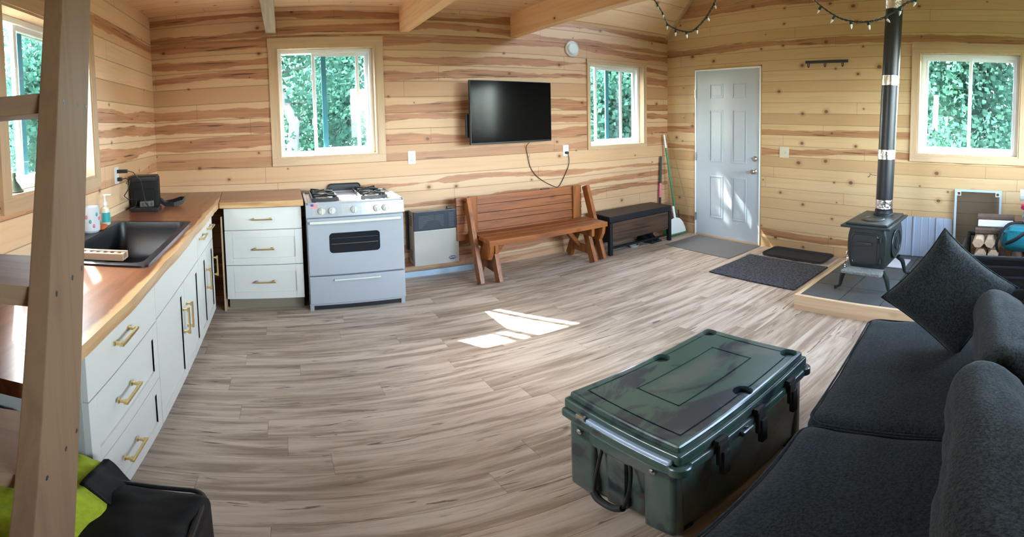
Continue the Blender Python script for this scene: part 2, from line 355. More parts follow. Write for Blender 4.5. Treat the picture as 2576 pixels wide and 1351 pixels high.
M['slot'] = plain('outlet_slot', (.03, .03, .03), .6)
M['heater'] = plain('heater_beige', (.36, .34, .29), .28, coat=.4)
M['navy'] = plain('navy_enamel', (.012, .018, .03), .3)
M['emblem'] = plain('emblem_navy', (.02, .025, .09), .4)
M['bbmetal'] = plain('galvanised_edge', (.40, .50, .58), .35, .2)
M['leather'] = plain('black_vinyl_cushion', (.010, .011, .013), .42, 0, .3, bump=.15, bs=70)
M['matgrey'] = fabric('grey_felt_mat', (.20, .19, .18), (.13, .125, .12), 300)
M['rug'] = fabric('charcoal_rug', (.075, .075, .09), (.001, .001, .002), 55, weave=1)
M['tray'] = plain('black_rubber_tray', (.014, .013, .013), .7, bump=.5, bs=70)
M['tile'] = plain('slate_grey_tile', (.085, .092, .090), .55, bump=.1, bs=20, var=.5)
M['grout'] = plain('dark_grout', (.04, .036, .03), .9)
M['pinebrd'] = lumber('hearth_pine', 1, (.78, .58, .38), (.45, .29, .15), .5, .8, .45, .5)
M['pinebrd_x'] = lumber('hearth_pine_x', 0, (.74, .56, .33), (.45, .29, .13), .5, .8, .35, .5)
M['corr'] = plain('white_steel_panel', (.36, .42, .52), .4, .1, bump=.1, bs=4)
M['towel'] = plain('white_paper', (.55, .57, .62), .9)
M['sofa'] = fabric('sofa_charcoal_fabric', (.022, .031, .035), (.003, .005, .007), 130, weave=.9)
M['sofa_p'] = fabric('pillow_charcoal_fabric', (.032, .039, .038), (.005, .007, .008), 130, weave=.9)
M['camo'] = camo_mat()
M['palebar'] = plain('pale_blue_strip', (.36, .46, .60), .3)
M['lime'] = fabric('lime_cloth', (.42, .50, .03), (.32, .40, .02), 60, .7, .15)
M['blackcloth'] = plain('black_nylon', (.007, .0075, .008), .6, 0, .25, bump=.25, bs=120)
M['tealcloth'] = fabric('teal_nylon', (.01, .17, .21), (.008, .10, .13), 120, .6, .2)
M['pink'] = plain('pink_plastic', (.70, .16, .24), .5)
M['pinkcloth'] = fabric('pink_cloth', (.5, .03, .08), (.3, .02, .05), 100)
M['greycloth'] = fabric('grey_knit', (.30, .32, .36), (.16, .17, .2), 100)
M['green'] = plain('green_painted_metal', (.015, .19, .07), .35)
M['dkgreen'] = plain('dark_green_cord', (.012, .04, .03), .6)
M['darkgreen_h'] = plain('dark_green_grip', (.02, .045, .035), .5)
M['whitepl'] = plain('white_plastic', (.74, .75, .72), .35)
M['bulb'] = plain('frosted_bulb', (.8, .8, .78), .25)
M['soap'] = plain('cream_soap', (.72, .66, .52), .2, coat=.6)
M['label_t'] = plain('teal_label', (.03, .35, .36), .5)
M['sponge'] = plain('orange_sponge', (.55, .12, .03), .9, bump=.6, bs=150)
M['red'] = plain('flag_red', (.55, .03, .04), .5); M['blue'] = plain('flag_blue', (.03, .05, .25), .5)
M['greypl'] = plain('grey_plastic', (.10, .10, .095), .5)
M['cord'] = plain('black_cord', (.01, .01, .01), .5)
M['rackwood'] = plain('dish_rack_wood', (.42, .27, .18), .4)
M['grass'] = plain('grass', (.035, .07, .025), .9, bump=.5, bs=3, var=.7)
M['bushgreen'] = plain('roof_metal', (.10, .14, .13), .4, .6)
M['siding'] = plain('exterior_siding', (.30, .30, .28), .6)
M['leaf1'] = leaf_mat('leaf_yellow_green', (.075, .165, .105), (.028, .09, .078))
M['leaf2'] = leaf_mat('leaf_green', (.085, .195, .12), (.03, .10, .09))
M['trunk'] = plain('tree_trunk_grey', (.16, .17, .17), .9, bump=.5, bs=20, var=.6)
M['concrete'] = M['grout']

exec_sections = []
# ================================================================== the setting
T = .16; Z0 = 2.54; SL = 1.1; YR = FRONT/2; ZR = Z0 - SL*YR     # wall thickness, roof line
HB = [(1.135, 2.03, 1.20, 2.20), (4.385, 5.25, 1.155, 2.13)]                 # back windows: x0 x1 z0 z1
HR = [(-4.205, -3.205, 1.15, 2.17), (-1.425, -.475, 0, 2.075)]                # right wall: window, door (y0 y1 z0 z1)
HL = [(-2.445, -1.475, 1.225, 2.13)]
HF_ADDED = [(2.5, 5.2, 1.0, 2.35)]  # front opening added behind the camera, unseen, to let more daylight in
def holes(b, f, u0, u1, z0, z1, hs):
    cur = u0
    for a, c, p, q in sorted(hs):
        f(b, cur, a, z0, z1)
        if p > z0: f(b, a, c, z0, p)
        f(b, a, c, q, z1); cur = c
    f(b, cur, u1, z0, z1)
b = B(); holes(b, lambda b, a, c, p, q: b.box(a, c, 0, T, p, q), 0, W, -.12, Z0-.18, HB); b.prism([(0, Z0-.18), (T, Z0-.18), (T, Z0-SL*T+.03), (0, Z0+.03)], W, on_left(0)); struct(b.build('wall_back', M['wall_back'], smooth=False))
b = B(); holes(b, lambda b, a, c, p, q: b.box(a, c, FRONT-T, FRONT, p, q), 0, W, -.12, Z0-.18, HF_ADDED); b.prism([(FRONT, Z0-.18), (FRONT-T, Z0-.18), (FRONT-T, Z0-SL*T+.03), (FRONT, Z0+.03)], W, on_left(0)); struct(b.build('wall_front', M['wall_back'], smooth=False))
def gable(x0, x1, hs, name, mat):
    b = B(); holes(b, lambda b, a, c, p, q: b.box(x0, x1, a, c, p, q), FRONT-T, T, -.12, Z0-.18, hs)
    e = Z0-.18
    ga, gb, gz0, gz1 = -3.45, -1.5, 3.0, 4.1; zz_ = lambda y: e+(ZR-e)*(1-abs(y-YR)/(T-YR))  # added gable opening, out of view, carries extra daylight
    if x0 > 1:
        ym = lambda z: T-(z-e)/(ZR-e)*(T-YR); yn = lambda z: 2*YR-ym(z)
        for pl_ in ([(FRONT-T, e), (T, e), (ym(gz0), gz0), (yn(gz0), gz0)], [(yn(gz0), gz0), (ga, gz0), (ga, gz1), (yn(gz1), gz1)], [(gb, gz0), (ym(gz0), gz0), (ym(gz1), gz1), (gb, gz1)], [(yn(gz1), gz1), (ym(gz1), gz1), (YR, ZR)]): b.prism(pl_, x1-x0, on_left(x0))
    else: b.prism([(FRONT-T, e), (T, e), (YR, ZR+.0)], x1-x0, on_left(x0))
    struct(b.build(name, mat, smooth=False))
gable(W, W+T, HR, 'wall_right', M['wall_right']); gable(-T, 0, HL, 'wall_left', M['wall_left'])
struct(B().box(-T, W+T, FRONT-T, T, -.12, 0).build('floor', M['floor'], smooth=False))
def slope(ya, yb, x0, x1, th, name, mat, lift=0):
    za, zb = Z0-SL*ya if ya > YR else ZR-SL*(YR-ya), 0
    f = lambda y: (Z0-SL*y if y >= YR else ZR-SL*(YR-y))+lift
    struct(B().prism([(ya, f(ya)), (yb, f(yb)), (yb, f(yb)+th), (ya, f(ya)+th)], x1-x0, on_left(x0)).build(name, mat, smooth=False))
slope(.0, YR, 0, W, .03, 'ceiling', M['ceiling']); slope(FRONT, YR, 0, W, .03, 'ceiling', M['ceiling'])
slope(.32, YR, -.4, W+.4, .14, 'roof', M['bushgreen'], .031); slope(FRONT-.32, YR, -.4, W+.4, .14, 'roof', M['bushgreen'], .031)
struct(B().box(0, 3.50, -3.15, -.001, 2.57, 2.60).build('ceiling', M['ceiling'], smooth=False))
# sloping corner strip between right wall and roof
b = B(); b.beam((W-.012, 0, Z0-.02), (W-.012, YR, ZR-.02), .024, .045, up=(1, 0, 0)); struct(b.build('trim_1', M['trim_y']))
for x, lab in ((1.10, 'weathered pale ceiling beam just above the window over the stove, showing its narrow end'),
               (2.31, 'orange pine ceiling beam between the stove window and the television'),
               (3.45, 'long orange pine ceiling beam at the open edge of the loft, above the television')):
    o = B().box(x-.045, x+.045, -3.19, 0, 2.332, 2.57, .004).build('ceiling_beam', M['beam'] if x > 2 else lumber('weathered_beam', 1, (.5, .43, .33), (.3, .24, .17), .6, .8, .3, .7))
    tag(o, lab, 'beam', 'beams under the loft')
struct(B().box(0, W, -3.23, -3.15, 2.30, 2.60).build('trim_2', M['beam_x']) if False else B().box(0, 3.5, -3.235, -3.195, 2.332, 2.60).build('trim_2', M['beam_x']))

def window(idx, loc, rz, w, h, style, cas, a=0, bb=0, c=0, mats=('trim_x', 'trim_z')):
    r = thing('window_%d' % idx, None, None, loc, rz); r['kind'] = 'structure'
    P = lambda b, n, m_, **k: b.build(n, M[m_], r, **k)
    cw = .068
    if cas in ('full', 'thin'):
        cw = .068 if cas == 'full' else .03
        tp = cw + (.02 if cas == 'full' else 0)
        P(B().box(-cw-.004, w+cw+.004, -.019, 0, h, h+tp, .002), 'head_casing', mats[0]); P(B().box(-cw, w+cw, -.019, 0, -cw, 0, .002), 'bottom_casing', mats[0])
        P(B().box(-cw, 0, -.019, 0, 0, h, .002), 'side_casing', mats[1]); P(B().box(w, w+cw, -.019, 0, 0, h, .002), 'side_casing', mats[1])
    b = B()
    for q in ((0, .014, 0, h), (w-.014, w, 0, h), (.014, w-.014, 0, .014), (.014, w-.014, h-.014, h)): b.box(q[0], q[1], -.012, .10, q[2], q[3])
    P(b, 'jamb_liner', 'trim_z')
    b = B(); f = .034
    for q in ((.014, .014+f, .014, h-.014), (w-.014-f, w-.014, .014, h-.014), (.014+f, w-.014-f, .014, .014+f), (.014+f, w-.014-f, h-.014-f, h-.014)): b.box(q[0], q[1], .075, T+.01, q[2], q[3], .003)
    P(b, 'window_frame', 'vinyl', smooth=False)
    z0, z1 = .014+f, h-.014-f
    def sash(x0, x1, y0, y1, tl=False):
        s = .030; b = B(); b.box(x0, x0+s, y0, y1, z0, z1, .003); b.box(x1-s, x1, y0, y1, z0, z1, .003)
        b.box(x0+s, x1-s, y0, y1, z0, z0+s, .003); b.box(x0+s, x1-s, y0, y1, z1-s, z1, .003)
        o = P(b, 'sash', 'vinyl', smooth=False)
        B().box(x0+s, x1-s, (y0+y1)/2-.002, (y0+y1)/2+.002, z0+s, z1-s).build('pane', M['glass'], o, smooth=False)
        return o
    if style == 'open':
        s1 = sash(a, bb, .088, .113)
        for zz in (z0+.30*(z1-z0), z0+.75*(z1-z0)): B().box(a-.012, a+.008, .080, .10, zz-.03, zz+.03, .005).build('latch', M['vinyl'], s1)
        s2 = sash(c, w-.016-f, .122, .147)
        B().box(c-.012, c+.034, .114, .1215, z0, z1, .002).build('sash_stile', M['teal'], s2)
        sx0, sx1 = c+.03, w-.05
    else:
        s1 = sash(.048, w/2+.015, .088, .113); s2 = sash(w/2-.015, w-.048, .122, .147)
        sx0, sx1 = w/2, w-.05
    b = B(); b.box(sx0, sx1, .158, .1585, z0, z1); so_ = b.build('insect_screen', M['scr'], r, smooth=False)
    b = B()
    for x in (sx0+.012, sx1-.012):
        for z in (z0+.03, z1-.03):
            for q in ((-.014, -.009, -.014, .014), (.009, .014, -.014, .014), (-.009, .009, -.014, -.009), (-.009, .009, .009, .014)):
                b.box(x+q[0], x+q[1], .152, .157, z+q[2], z+q[3])
    b.build('corner_clips', M['vinyl'], so_)
    return r
window(1, (HB[0][0], 0, HB[0][2]), 0, HB[0][1]-HB[0][0], HB[0][3]-HB[0][2], 'open', 'full', .322, .755, .42)
window(2, (HB[1][0], 0, HB[1][2]), 0, HB[1][1]-HB[1][0], HB[1][3]-HB[1][2], 'open', 'thin', .155, .575, .35)
window(3, (W, HR[0][1], HR[0][2]), -pi/2, 1.0, HR[0][3]-HR[0][2], 'shut', 'full')
window(4, (0, HL[0][0], HL[0][2]), pi/2, .97, HL[0][3]-HL[0][2], 'open', 'full', .25, .72, .34)
window(5, (HF_ADDED[0][1], FRONT, HF_ADDED[0][2]), pi, 2.7, 1.35, 'shut', 'full')  # added front window, out of view, brightens the room
portal((1.58, T+.03, 1.7), .9, 1.0, (0, -1, 0)); portal((4.82, T+.03, 1.64), .87, .98, (0, -1, 0))
portal((W+T+.03, -3.7, 1.66), 1.0, 1.02, (-1, 0, 0)); portal((-T-.03, -1.96, 1.68), .97, .91, (1, 0, 0))
portal((3.85, FRONT-T-.03, 1.675), 2.7, 1.35, (0, 1, 0))

window(6, (W, -1.5, 3.0), -pi/2, 1.95, 1.10, 'shut', 'thin'); portal((W+T+.03, -2.475, 3.55), 1.95, 1.1, (-1, 0, 0))  # added window high in the gable, unseen, sends light down to the floor
# entry door in the right wall
r = thing('door_1', None, None, (W, -.95, 0)); r['kind'] = 'structure'
b = B(r); b.box(W-.012, W+T, -.488, -.475, 0, 2.075); b.box(W-.012, W+T, -1.425, -1.412, 0, 2.075); b.box(W-.012, W+T, -1.412, -.488, 2.06, 2.075); b.build('door_frame', M['vinyl'], r)
b = B(r); b.box(W-.014, W+.05, -1.41, -.49, 0, .018); b.build('threshold', M['trim_y'], r)
sx = W+.0
b = B(r).box(sx, sx+.04, -1.409, -.491, .02, 2.057, .003); slab = b.build('door_slab', M['door'], r)
pan = [(-.885, -.715, 1.735, 1.88), (-1.225, -1.05, 1.735, 1.88), (-.885, -.715, .965, 1.56), (-1.225, -1.05, .965, 1.56), (-.885, -.715, .27, .76), (-1.225, -1.05, .27, .76)]
for y0, y1, z0, z1 in pan:
    b = B(r); g = .016
    for q in ((y0-g, y0, z0-g, z1+g), (y1, y1+g, z0-g, z1+g), (y0, y1, z0-g, z0), (y0, y1, z1, z1+g)): b.box(sx-.007, sx+.004, q[0], q[1], q[2], q[3], .0034)
    b.box(sx-.004, sx+.004, y0+.012, y1-.012, z0+.012, z1-.012, .003)
    b.build('door_panel', M['door'], slab)
b = B(r); b.lathe([(.032, 0), (.032, .008), (.026, .012), (.02, .02), (.02, .024)], (0, 0, 0), 20, Matrix.Translation((sx, -1.352, 1.015)) @ Matrix.Rotation(-pi/2, 4, 'Y')); b.box(sx-.036, sx-.022, -1.356, -1.348, 1.0, 1.03, .002); b.build('deadbolt', M['nickel'], slab)
b = B(r); b.lathe([(.032, 0), (.032, .006), (.014, .012), (.011, .03), (.018, .036), (.027, .048), (.028, .058), (.02, .066)], (0, 0, 0), 20, Matrix.Translation((sx, -1.352, .87)) @ Matrix.Rotation(-pi/2, 4, 'Y')); b.build('door_knob', M['nickel'], slab)
for z in (1.78, 1.0, .24): B(r).box(W-.016, W-.008, -.497, -.472, z-.05, z+.05, .002).cyl((W-.018, -.486, z-.05), (W-.018, -.486, z+.05), .006, seg=8).build('hinge', M['nickel'], r)
# exposed rough strip round the door frame
b = B(); b.box(W-.003, W, -1.437, -1.425, 0, 2.09); b.box(W-.003, W, -.475, -.463, 0, 2.09); b.box(W-.003, W, -1.437, -.463, 2.075, 2.092); struct(b.build('trim_3', plain('foam_gap', (.42, .27, .10), .9, bump=.8, bs=60), smooth=False))
# steel edge flashing along the back wall foot
b = B(); b.box(2.08, 2.96, -.045, -.002, 0, .055, .003); struct(b.build('baseboard_back', M['bbmetal']))

# ------------------------------------------------------------------ outside
g = B().box(-60, 60, -60, 60, -.5, -.4).build('ground', M['grass'], smooth=False); struct(g)
def branchy(seed, H, R, nl, ls):
    rnd = random.Random(seed); b = B(); pts = [(rnd.uniform(-.12, .12)*k, rnd.uniform(-.12, .12)*k, H*k/8) for k in range(9)]
    b.tube(pts, [max(.02, .14*(1-k/9)) for k in range(9)], 8); tips = []
    for i in range(40):
        k = rnd.uniform(.8, 8); i0 = min(7, int(k)); p = Vector(pts[i0]).lerp(Vector(pts[i0+1]), k-i0); a = rnd.uniform(0, 2*pi); L = R*rnd.uniform(.5, 1.0)*(1.15-.07*k)
        q = p+Vector((cos(a)*L, sin(a)*L, L*rnd.uniform(.1, .8))); mid = p.lerp(q, .5)+Vector((0, 0, -.1*L))
        b.tube([p, mid, q], [.035, .022, .008], 5); tips += [mid, q, p.lerp(q, .75)]
    me_t = b
    lf = bmesh.new()
    for i in range(nl):
        c = rnd.choice(tips)+Vector((rnd.gauss(0, .40), rnd.gauss(0, .40), rnd.gauss(0, .42)))
        n = Vector((rnd.gauss(0, 1), rnd.gauss(0, 1), rnd.gauss(0, 1))).normalized(); s = n.orthogonal().normalized()*ls*rnd.uniform(.6, 1.3); t = n.cross(s)*.8
        v = [lf.verts.new(c+d) for d in (s, t, -s, -t)]; lf.faces.new(v)
    return me_t, lf
def tree(name, label, loc, seed, H, R, nl, ls, mat, tr='trunk'):
    r = thing(name, label, 'tree', loc, 0, 'trees outside the windows'); bt, lf = branchy(seed, H, R, nl, ls)
    bt.build('trunk', M[tr], r); me = bpy.data.meshes.new('crown'); lf.to_mesh(me); lf.free(); me.materials.append(M[mat])
    o = bpy.data.objects.new('crown', me); COL.objects.link(o); o.parent = r; return r
G = -.4
p1 = tree('leafy_tree', 'pale trunked leafy tree seen through the window above the stove', (1.35, 5.4, G), 3, 7.8, 1.55, 24000, .06, 'leaf1')
p2 = tree('leafy_tree', 'dense green tree filling the window near the room corner', (9.0, 4.6, G), 5, 5.6, 1.5, 24000, .06, 'leaf2')
p3 = tree('leafy_tree', 'bright leafy tree filling the panes of the window beside the stovepipe', (11.0, -3.0, G), 9, 6.2, 1.6, 24000, .06, 'leaf1')
spots = [(p2, (2.7, 9.8), 'darker green tree seen through the open sash of the window above the stove', 2), (p2, (-1.9, 10.4), 'far tree behind the pale trunk beyond the window over the stove', 4),
         (p2, (13.8, 8.4), 'far leafy tree behind the dense one in the window near the room corner', 3), (p2, (8.0, 10.4), 'far dark tree at the edge of the window near the room corner', 5.2),
         (p2, (15.4, -.8), 'far dense tree in the window beside the stovepipe', 1.7),
         (p1, (15.6, -5.2), 'farthest pale green tree behind the bright one in the window beside the stovepipe', .5), (p2, (-3.0, 4.4), 'leafy tree nearest the side window behind the ladder', 2.1),
         (p2, (-7.8, 8.0), 'farther tree in the middle of the side window behind the ladder', 4.1), (p2, (-6.2, 14.8), 'farthest tree seen through the side window behind the ladder', .7)]
for src, (x, y), lab, rz in spots: dup(src, (x, y, G), lab, rz)
# ================================================================== kitchen
def pull(b, root_pt, L, ax, out, pr=.032):
    """square bar pull: L long along ax, standing off along out from root_pt"""
    c = Vector(root_pt); a = Vector(ax); o = Vector(out)
    b.beam(c-a*L/2+o*pr, c+a*L/2+o*pr, .010, .010, .0015, up=tuple(o))
    for s in (-1, 1):
        p = c+a*(s*(L/2-.014)); b.beam(p, p+o*(pr-.004), .011, .011, .001, up=tuple(a)); b.beam(p, p+o*.006, .018, .018, .002, up=tuple(a))
        b.beam(p+o*(pr-.006)-a*.011, p+o*(pr-.006)+a*.011, .014, .010, .002, up=tuple(o))
def front_x(root, name, x, y0, y1, z0, z1, shaker, hp=None, hax=(0, 1, 0), L=.16):
    """door or drawer front on a cabinet run facing +x"""
    b = B(root); g = .0025; t = .019; y0 += g; y1 -= g; z0 += g; z1 -= g
    if shaker:
        s = .058
        b.box(x, x+t, y0, y0+s, z0, z1, .0015); b.box(x, x+t, y1-s, y1, z0, z1, .0015); b.box(x, x+t, y0+s, y1-s, z0, z0+s, .0015); b.box(x, x+t, y0+s, y1-s, z1-s, z1, .0015)
        b.box(x, x+t-.008, y0+s, y1-s, z0+s, z1-s)
    else: b.box(x, x+t, y0, y1, z0, z1, .002)
    o = b.build(name, M['cab'], root)
    if hp: h = B(root); pull(h, (x+t, hp[0], hp[1]), L, hax, (1, 0, 0)); h.build('handle', M['brass'], o)
    return o
def front_y(root, name, y, x0, x1, z0, z1, shaker, hp=None):
    b = B(root); g = .0025; t = .019; x0 += g; x1 -= g; z0 += g; z1 -= g
    if shaker:
        s = .058
        b.box(x0, x0+s, y-t, y, z0, z1, .0015); b.box(x1-s, x1, y-t, y, z0, z1, .0015); b.box(x0+s, x1-s, y-t, y, z0, z0+s, .0015); b.box(x0+s, x1-s, y-t, y, z1-s, z1, .0015)
        b.box(x0+s, x1-s, y-t+.008, y, z0+s, z1-s)
    else: b.box(x0, x1, y-t, y, z0, z1, .002)
    o = b.build(name, M['cab'], root)
    if hp: h = B(root); pull(h, (hp[0], y-t, hp[1]), .16, (1, 0, 0), (0, -1, 0)); h.build('handle', M['brass'], o)
CX = .60   # carcass front, left run
def carcass(root, y0, y1, top=.876):
    B(root).box(.02, CX, y0, y1, .105, top, .001).build('body', M['cabin'], root); B(root).box(.02, CX-.07, y0+.003, y1-.003, 0, .105).build('toe_kick', M['toe'], root)
r = thing('base_cabinet', 'white three drawer base cabinet under the near end of the walnut counter, beside the ladder', 'cabinet', (.3, -2.70, 0), group='white kitchen base cabinets')
carcass(r, -3.045, -2.352)
front_x(r, 'drawer', CX, -3.045, -2.352, .675, .872, False, (-2.76, .79)); front_x(r, 'drawer', CX, -3.045, -2.352, .39, .675, True, (-2.76, .553)); front_x(r, 'drawer', CX, -3.045, -2.352, .108, .39, True, (-2.745, .265))
r = thing('base_cabinet', 'white sink base cabinet with a plain false front above two tall doors', 'cabinet', (.3, -1.88, 0), group='white kitchen base cabinets')
B(r).box(.02, CX, -2.350, -2.332, .105, .876).box(.02, CX, -1.418, -1.40, .105, .876).box(.02, CX, -2.332, -1.418, .105, .123).box(.02, .03, -2.332, -1.418, .123, .6).box(CX-.02, CX, -2.332, -1.418, .67, .876).build('body', M['cabin'], r)
B(r).box(.02, CX-.07, -2.345, -1.40, 0, .105).build('toe_kick', M['toe'], r)
front_x(r, 'false_front', CX, -2.35, -1.40, .68, .872, False)
front_x(r, 'door', CX, -2.35, -1.82, .108, .68, True, (-1.87, .47), (0, 0, 1)); front_x(r, 'door', CX, -1.82, -1.40, .108, .68, True, (-1.78, .47), (0, 0, 1))
r = thing('base_cabinet', 'white cabinet with two narrow drawers over two narrow doors, nearest the room corner', 'cabinet', (.3, -1.1, 0), group='white kitchen base cabinets')
carcass(r, -1.398, -.80)
front_x(r, 'drawer', CX, -1.398, -1.11, .68, .872, False, (-1.26, .80)); front_x(r, 'drawer', CX, -1.11, -.80, .68, .872, False, (-.96, .80))
front_x(r, 'door', CX, -1.398, -1.11, .108, .68, True, (-1.14, .47), (0, 0, 1)); front_x(r, 'door', CX, -1.11, -.80, .108, .68, True, (-.83, .47), (0, 0, 1))
r = thing('base_cabinet', 'white three drawer base cabinet standing against the left side of the stove', 'cabinet', (.98, -.3, 0), group='white kitchen base cabinets')
B(r).box(.685, 1.283, -.59, -.02, .105, .876, .001).build('body', M['cabin'], r); B(r).box(.688, 1.28, -.52, -.02, 0, .105).build('toe_kick', M['toe'], r)
front_y(r, 'drawer', -.59, .682, 1.285, .69, .868, False, (.98, .778)); front_y(r, 'drawer', -.59, .682, 1.285, .402, .69, True, (.985, .537)); front_y(r, 'drawer', -.59, .682, 1.285, .112, .402, True, (.985, .262))
tag(B().box(.655, .667, -.60, -.10, .0, .80, .001).build('plywood_sheet', M['trim_z']), 'thin plywood sheet standing in the dark gap between the two cabinet runs', 'board')

# counters, 38 mm slabs with a pale live edge
CT0, CT1 = .877, .922
def ragged(a, b_, base, amp, n, seed):
    rnd = random.Random(seed); ph = [rnd.uniform(0, 6) for _ in range(4)]
    return [(a+(b_-a)*i/n, base+amp*(sin(3.1*i/n*6+ph[0])*.4+sin(17*i/n+ph[1])*.35+sin(41*i/n+ph[2])*.25)) for i in range(n+1)]
SK = (.065, .595, -2.37, -1.395)   # sink rim outline
def hole_slab(name, mat, edge, y0, y1, label):
    # slab built round the sink cut-out as four pieces merged
    b = B(); hx0, hx1, hy0, hy1 = SK[0]+.02, SK[1]-.02, SK[2]+.02, SK[3]-.02
    b.box(.001, hx0, y0, y1, CT0, CT1); b.box(hx0, hx1, y0, hy0, CT0, CT1); b.box(hx0, hx1, hy1, y1, CT0, CT1)
    e = [(x, y) for y, x in edge]; b.prism([(hx1, y1), (hx1, y0)]+e, CT1-CT0, Matrix.Translation((0, 0, CT0)))
    return tag(b.build(name, mat, smooth=True, angle=30), label, 'countertop', 'walnut countertops')
e1 = [(y, x) for y, x in ragged(-3.36, -1.236, .652, .0045, 60, 3)]
hole_slab('countertop', M['ctr_l'], e1, -3.36, -1.236, 'walnut countertop with pale live edge holding the black sink')
b = B(); e2 = ragged(-1.232, -.70, .650, .003, 14, 5)
b.prism([(.001, -.001), (.001, -1.232)]+[(x, y) for y, x in e2]+[(.655, -.655), (.60, -.001)], CT1-CT0, Matrix.Translation((0, 0, CT0)))
tag(b.build('countertop', M['ctr_l'], angle=30), 'walnut countertop filling the room corner where the black case stands', 'countertop', 'walnut countertops')
b = B(); e3 = ragged(.66, 1.30, -.655, .006, 16, 8)
b.prism([(1.30, -.001), (.603, -.001)]+[(x, y) for x, y in e3], CT1-CT0, Matrix.Translation((0, 0, CT0)))
tag(b.build('countertop', M['ctr_b'], angle=30), 'short walnut countertop between the corner and the white stove', 'countertop', 'walnut countertops')

# sink
r = thing('kitchen_sink', 'black composite drop in sink set into the walnut counter', 'sink', (.33, -1.88, CT1))
x0, x1, y0, y1 = SK; bx0, bx1, by0, by1 = .14, x1-.035, y0+.045, y1-.04
b = B(r)
out = rrect(x0, x1, y0, y1, .04); inn = rrect(bx0, bx1, by0, by1, .05)
t = bmesh.new(); n = len(out)
lo = [t.verts.new((*p, CT1+.0005)) for p in out]; o1 = [t.verts.new((*p, CT1+.009)) for p in out]
def inset(ps, d, c): return [(c[0]+(p[0]-c[0])*(1-d), c[1]+(p[1]-c[1])*(1-d)) for p in ps]
cc = ((bx0+bx1)/2, (by0+by1)/2)
rings = [lo, o1, [t.verts.new((*p, CT1+.010)) for p in inset(out, .012, cc)], [t.verts.new((*p, CT1+.009)) for p in inset(inn, -.01, cc)], [t.verts.new((*p, CT1-.004)) for p in inn], [t.verts.new((*p, CT1-.03)) for p in inset(inn, .012, cc)], [t.verts.new((*p, CT1-.19)) for p in inset(inn, .06, cc)], [t.verts.new((*p, CT1-.21)) for p in inset(inn, .16, cc)]]
for a_, b2 in zip(rings, rings[1:]):
    for i in range(n): t.faces.new((a_[i], a_[(i+1) % n], b2[(i+1) % n], b2[i]))
t.faces.new(rings[-1]); b._add(t); b.build('basin', M['sink'], r, angle=60)
B(r).lathe([(.045, 0), (.045, .004), (.03, .006), (.028, .002)], (.34, -1.88, CT1-.2095), 20).build('drain', M['chrome'], r)
# rack of slats lying on the sink rim
r = thing('wooden_rack', 'slotted wooden rack lying across the near rim of the black sink', 'rack', (.30, -2.27, CT1+.0105))
b = B(r); zz = CT1+.011; yy = -2.285
b.box(.075, .475, yy-.032, yy-.012, zz, zz+.032, .003); b.box(.075, .475, yy+.022, yy+.042, zz, zz+.032, .003); b.box(.075, .475, yy-.012, yy+.022, zz, zz+.010, .002)
b.build('rails', M['rackwood'], r)
b = B(r)
for i in range(12): b.box(.085+i*.0335, .103+i*.0335, yy-.012, yy+.022, zz+.010, zz+.028, .002)
b.build('pegs', M['toe'], r)
# soap bottle
r = thing('soap_bottle', 'clear pump bottle of cream soap on the back rim of the sink', 'bottle', (.085, -1.53, CT1+.010))
b = B(r); b.lathe([(.026, 0), (.030, .006), (.030, .085), (.026, .105), (.012, .118), (.012, .124)], r.location, 20).build('bottle', M['soap'], r)
b = B(r); c = r.location; b.lathe([(.015, .122), (.015, .142), (.006, .146), (.0045, .178), (.012, .180), (.012, .190)], c, 14); b.box(c.x-.01, c.x+.042, c.y-.008, c.y+.008, c.z+.184, c.z+.192, .003); b.build('pump', M['whitepl'], r)
b = B(r); b.grid(lambda u, v: Vector((c.x+.0306*cos(-1.9+2*u), c.y+.0306*sin(-1.9+2*u), c.z+.02+.06*v)), 10, 2); b.build('label', M['label_t'], r)
tag(B().box(.078, .128, -1.69, -1.61, CT1+.0105, CT1+.032, .004).build('sponge', M['sponge']), 'orange sponge on the back rim of the black sink', 'sponge')
r = thing('paper_towel_roll', 'white roll with pink and green flower print beside the soap bottle', 'paper roll', (.075, -1.74, CT1+.010))
c = r.location; B(r).lathe([(.045, 0), (.055, .012), (.055, .012+.12), (.05, .15), (.02, .155)], c, 22).build('roll', M['towel'], r)
b = B(r)
for k in range(9):
    a = -1.9+k*.38; z = .03+.09*((k*5) % 7)/7; b.ball((c.x+.054*cos(a), c.y+.054*sin(a), c.z+z), .012, (.5, .8, 1), 8)
b.bm.free()
for k in range(9):
    a = -1.9+k*.38; z = .03+.09*((k*5) % 7)/7; B(r).ball((c.x+.054*cos(a), c.y+.054*sin(a), c.z+z), .012, (.5, .8, 1), 8).build('printed_flower', M['pink' if k % 2 else 'label_t'], r)
# black case on the corner counter, strap, charger
r = thing('camera_bag', 'black soft case with a strap standing on the corner counter', 'bag', (.13, -.80, CT1), radians(8))
b = B(); b.box(-.11, .10, -.07, .07, 0, .24, .022, seg=3).build('body', M['blackcloth'], r)
b = B(); b.box(-.105, .095, -.074, .074, .195, .247, .02, seg=3).build('flap', M['black'], r)
b = B(); b.prism(rrect(-.085, .075, .03, .15, .02), .012, Matrix(((1, 0, 0, 0), (0, 0, -1, -.066), (0, 1, 0, 0), (0, 0, 0, 1)))).build('pocket', M['blackcloth'], r)
pts = [(.10, .0, .05), (.13, .05, .012), (.19, .10, .014), (.25, .11, .03), (.285, .07, .035), (.27, .0, .02), (.21, -.04, .010), (.14, -.03, .010), (.11, -.02, .03)]
b = B()
for dz in (0, .006, .012, .018, .024): b.tube([(p[0], p[1], p[2]+dz) for p in pts], .0042, 6)
b.build('strap', M['black'], r)
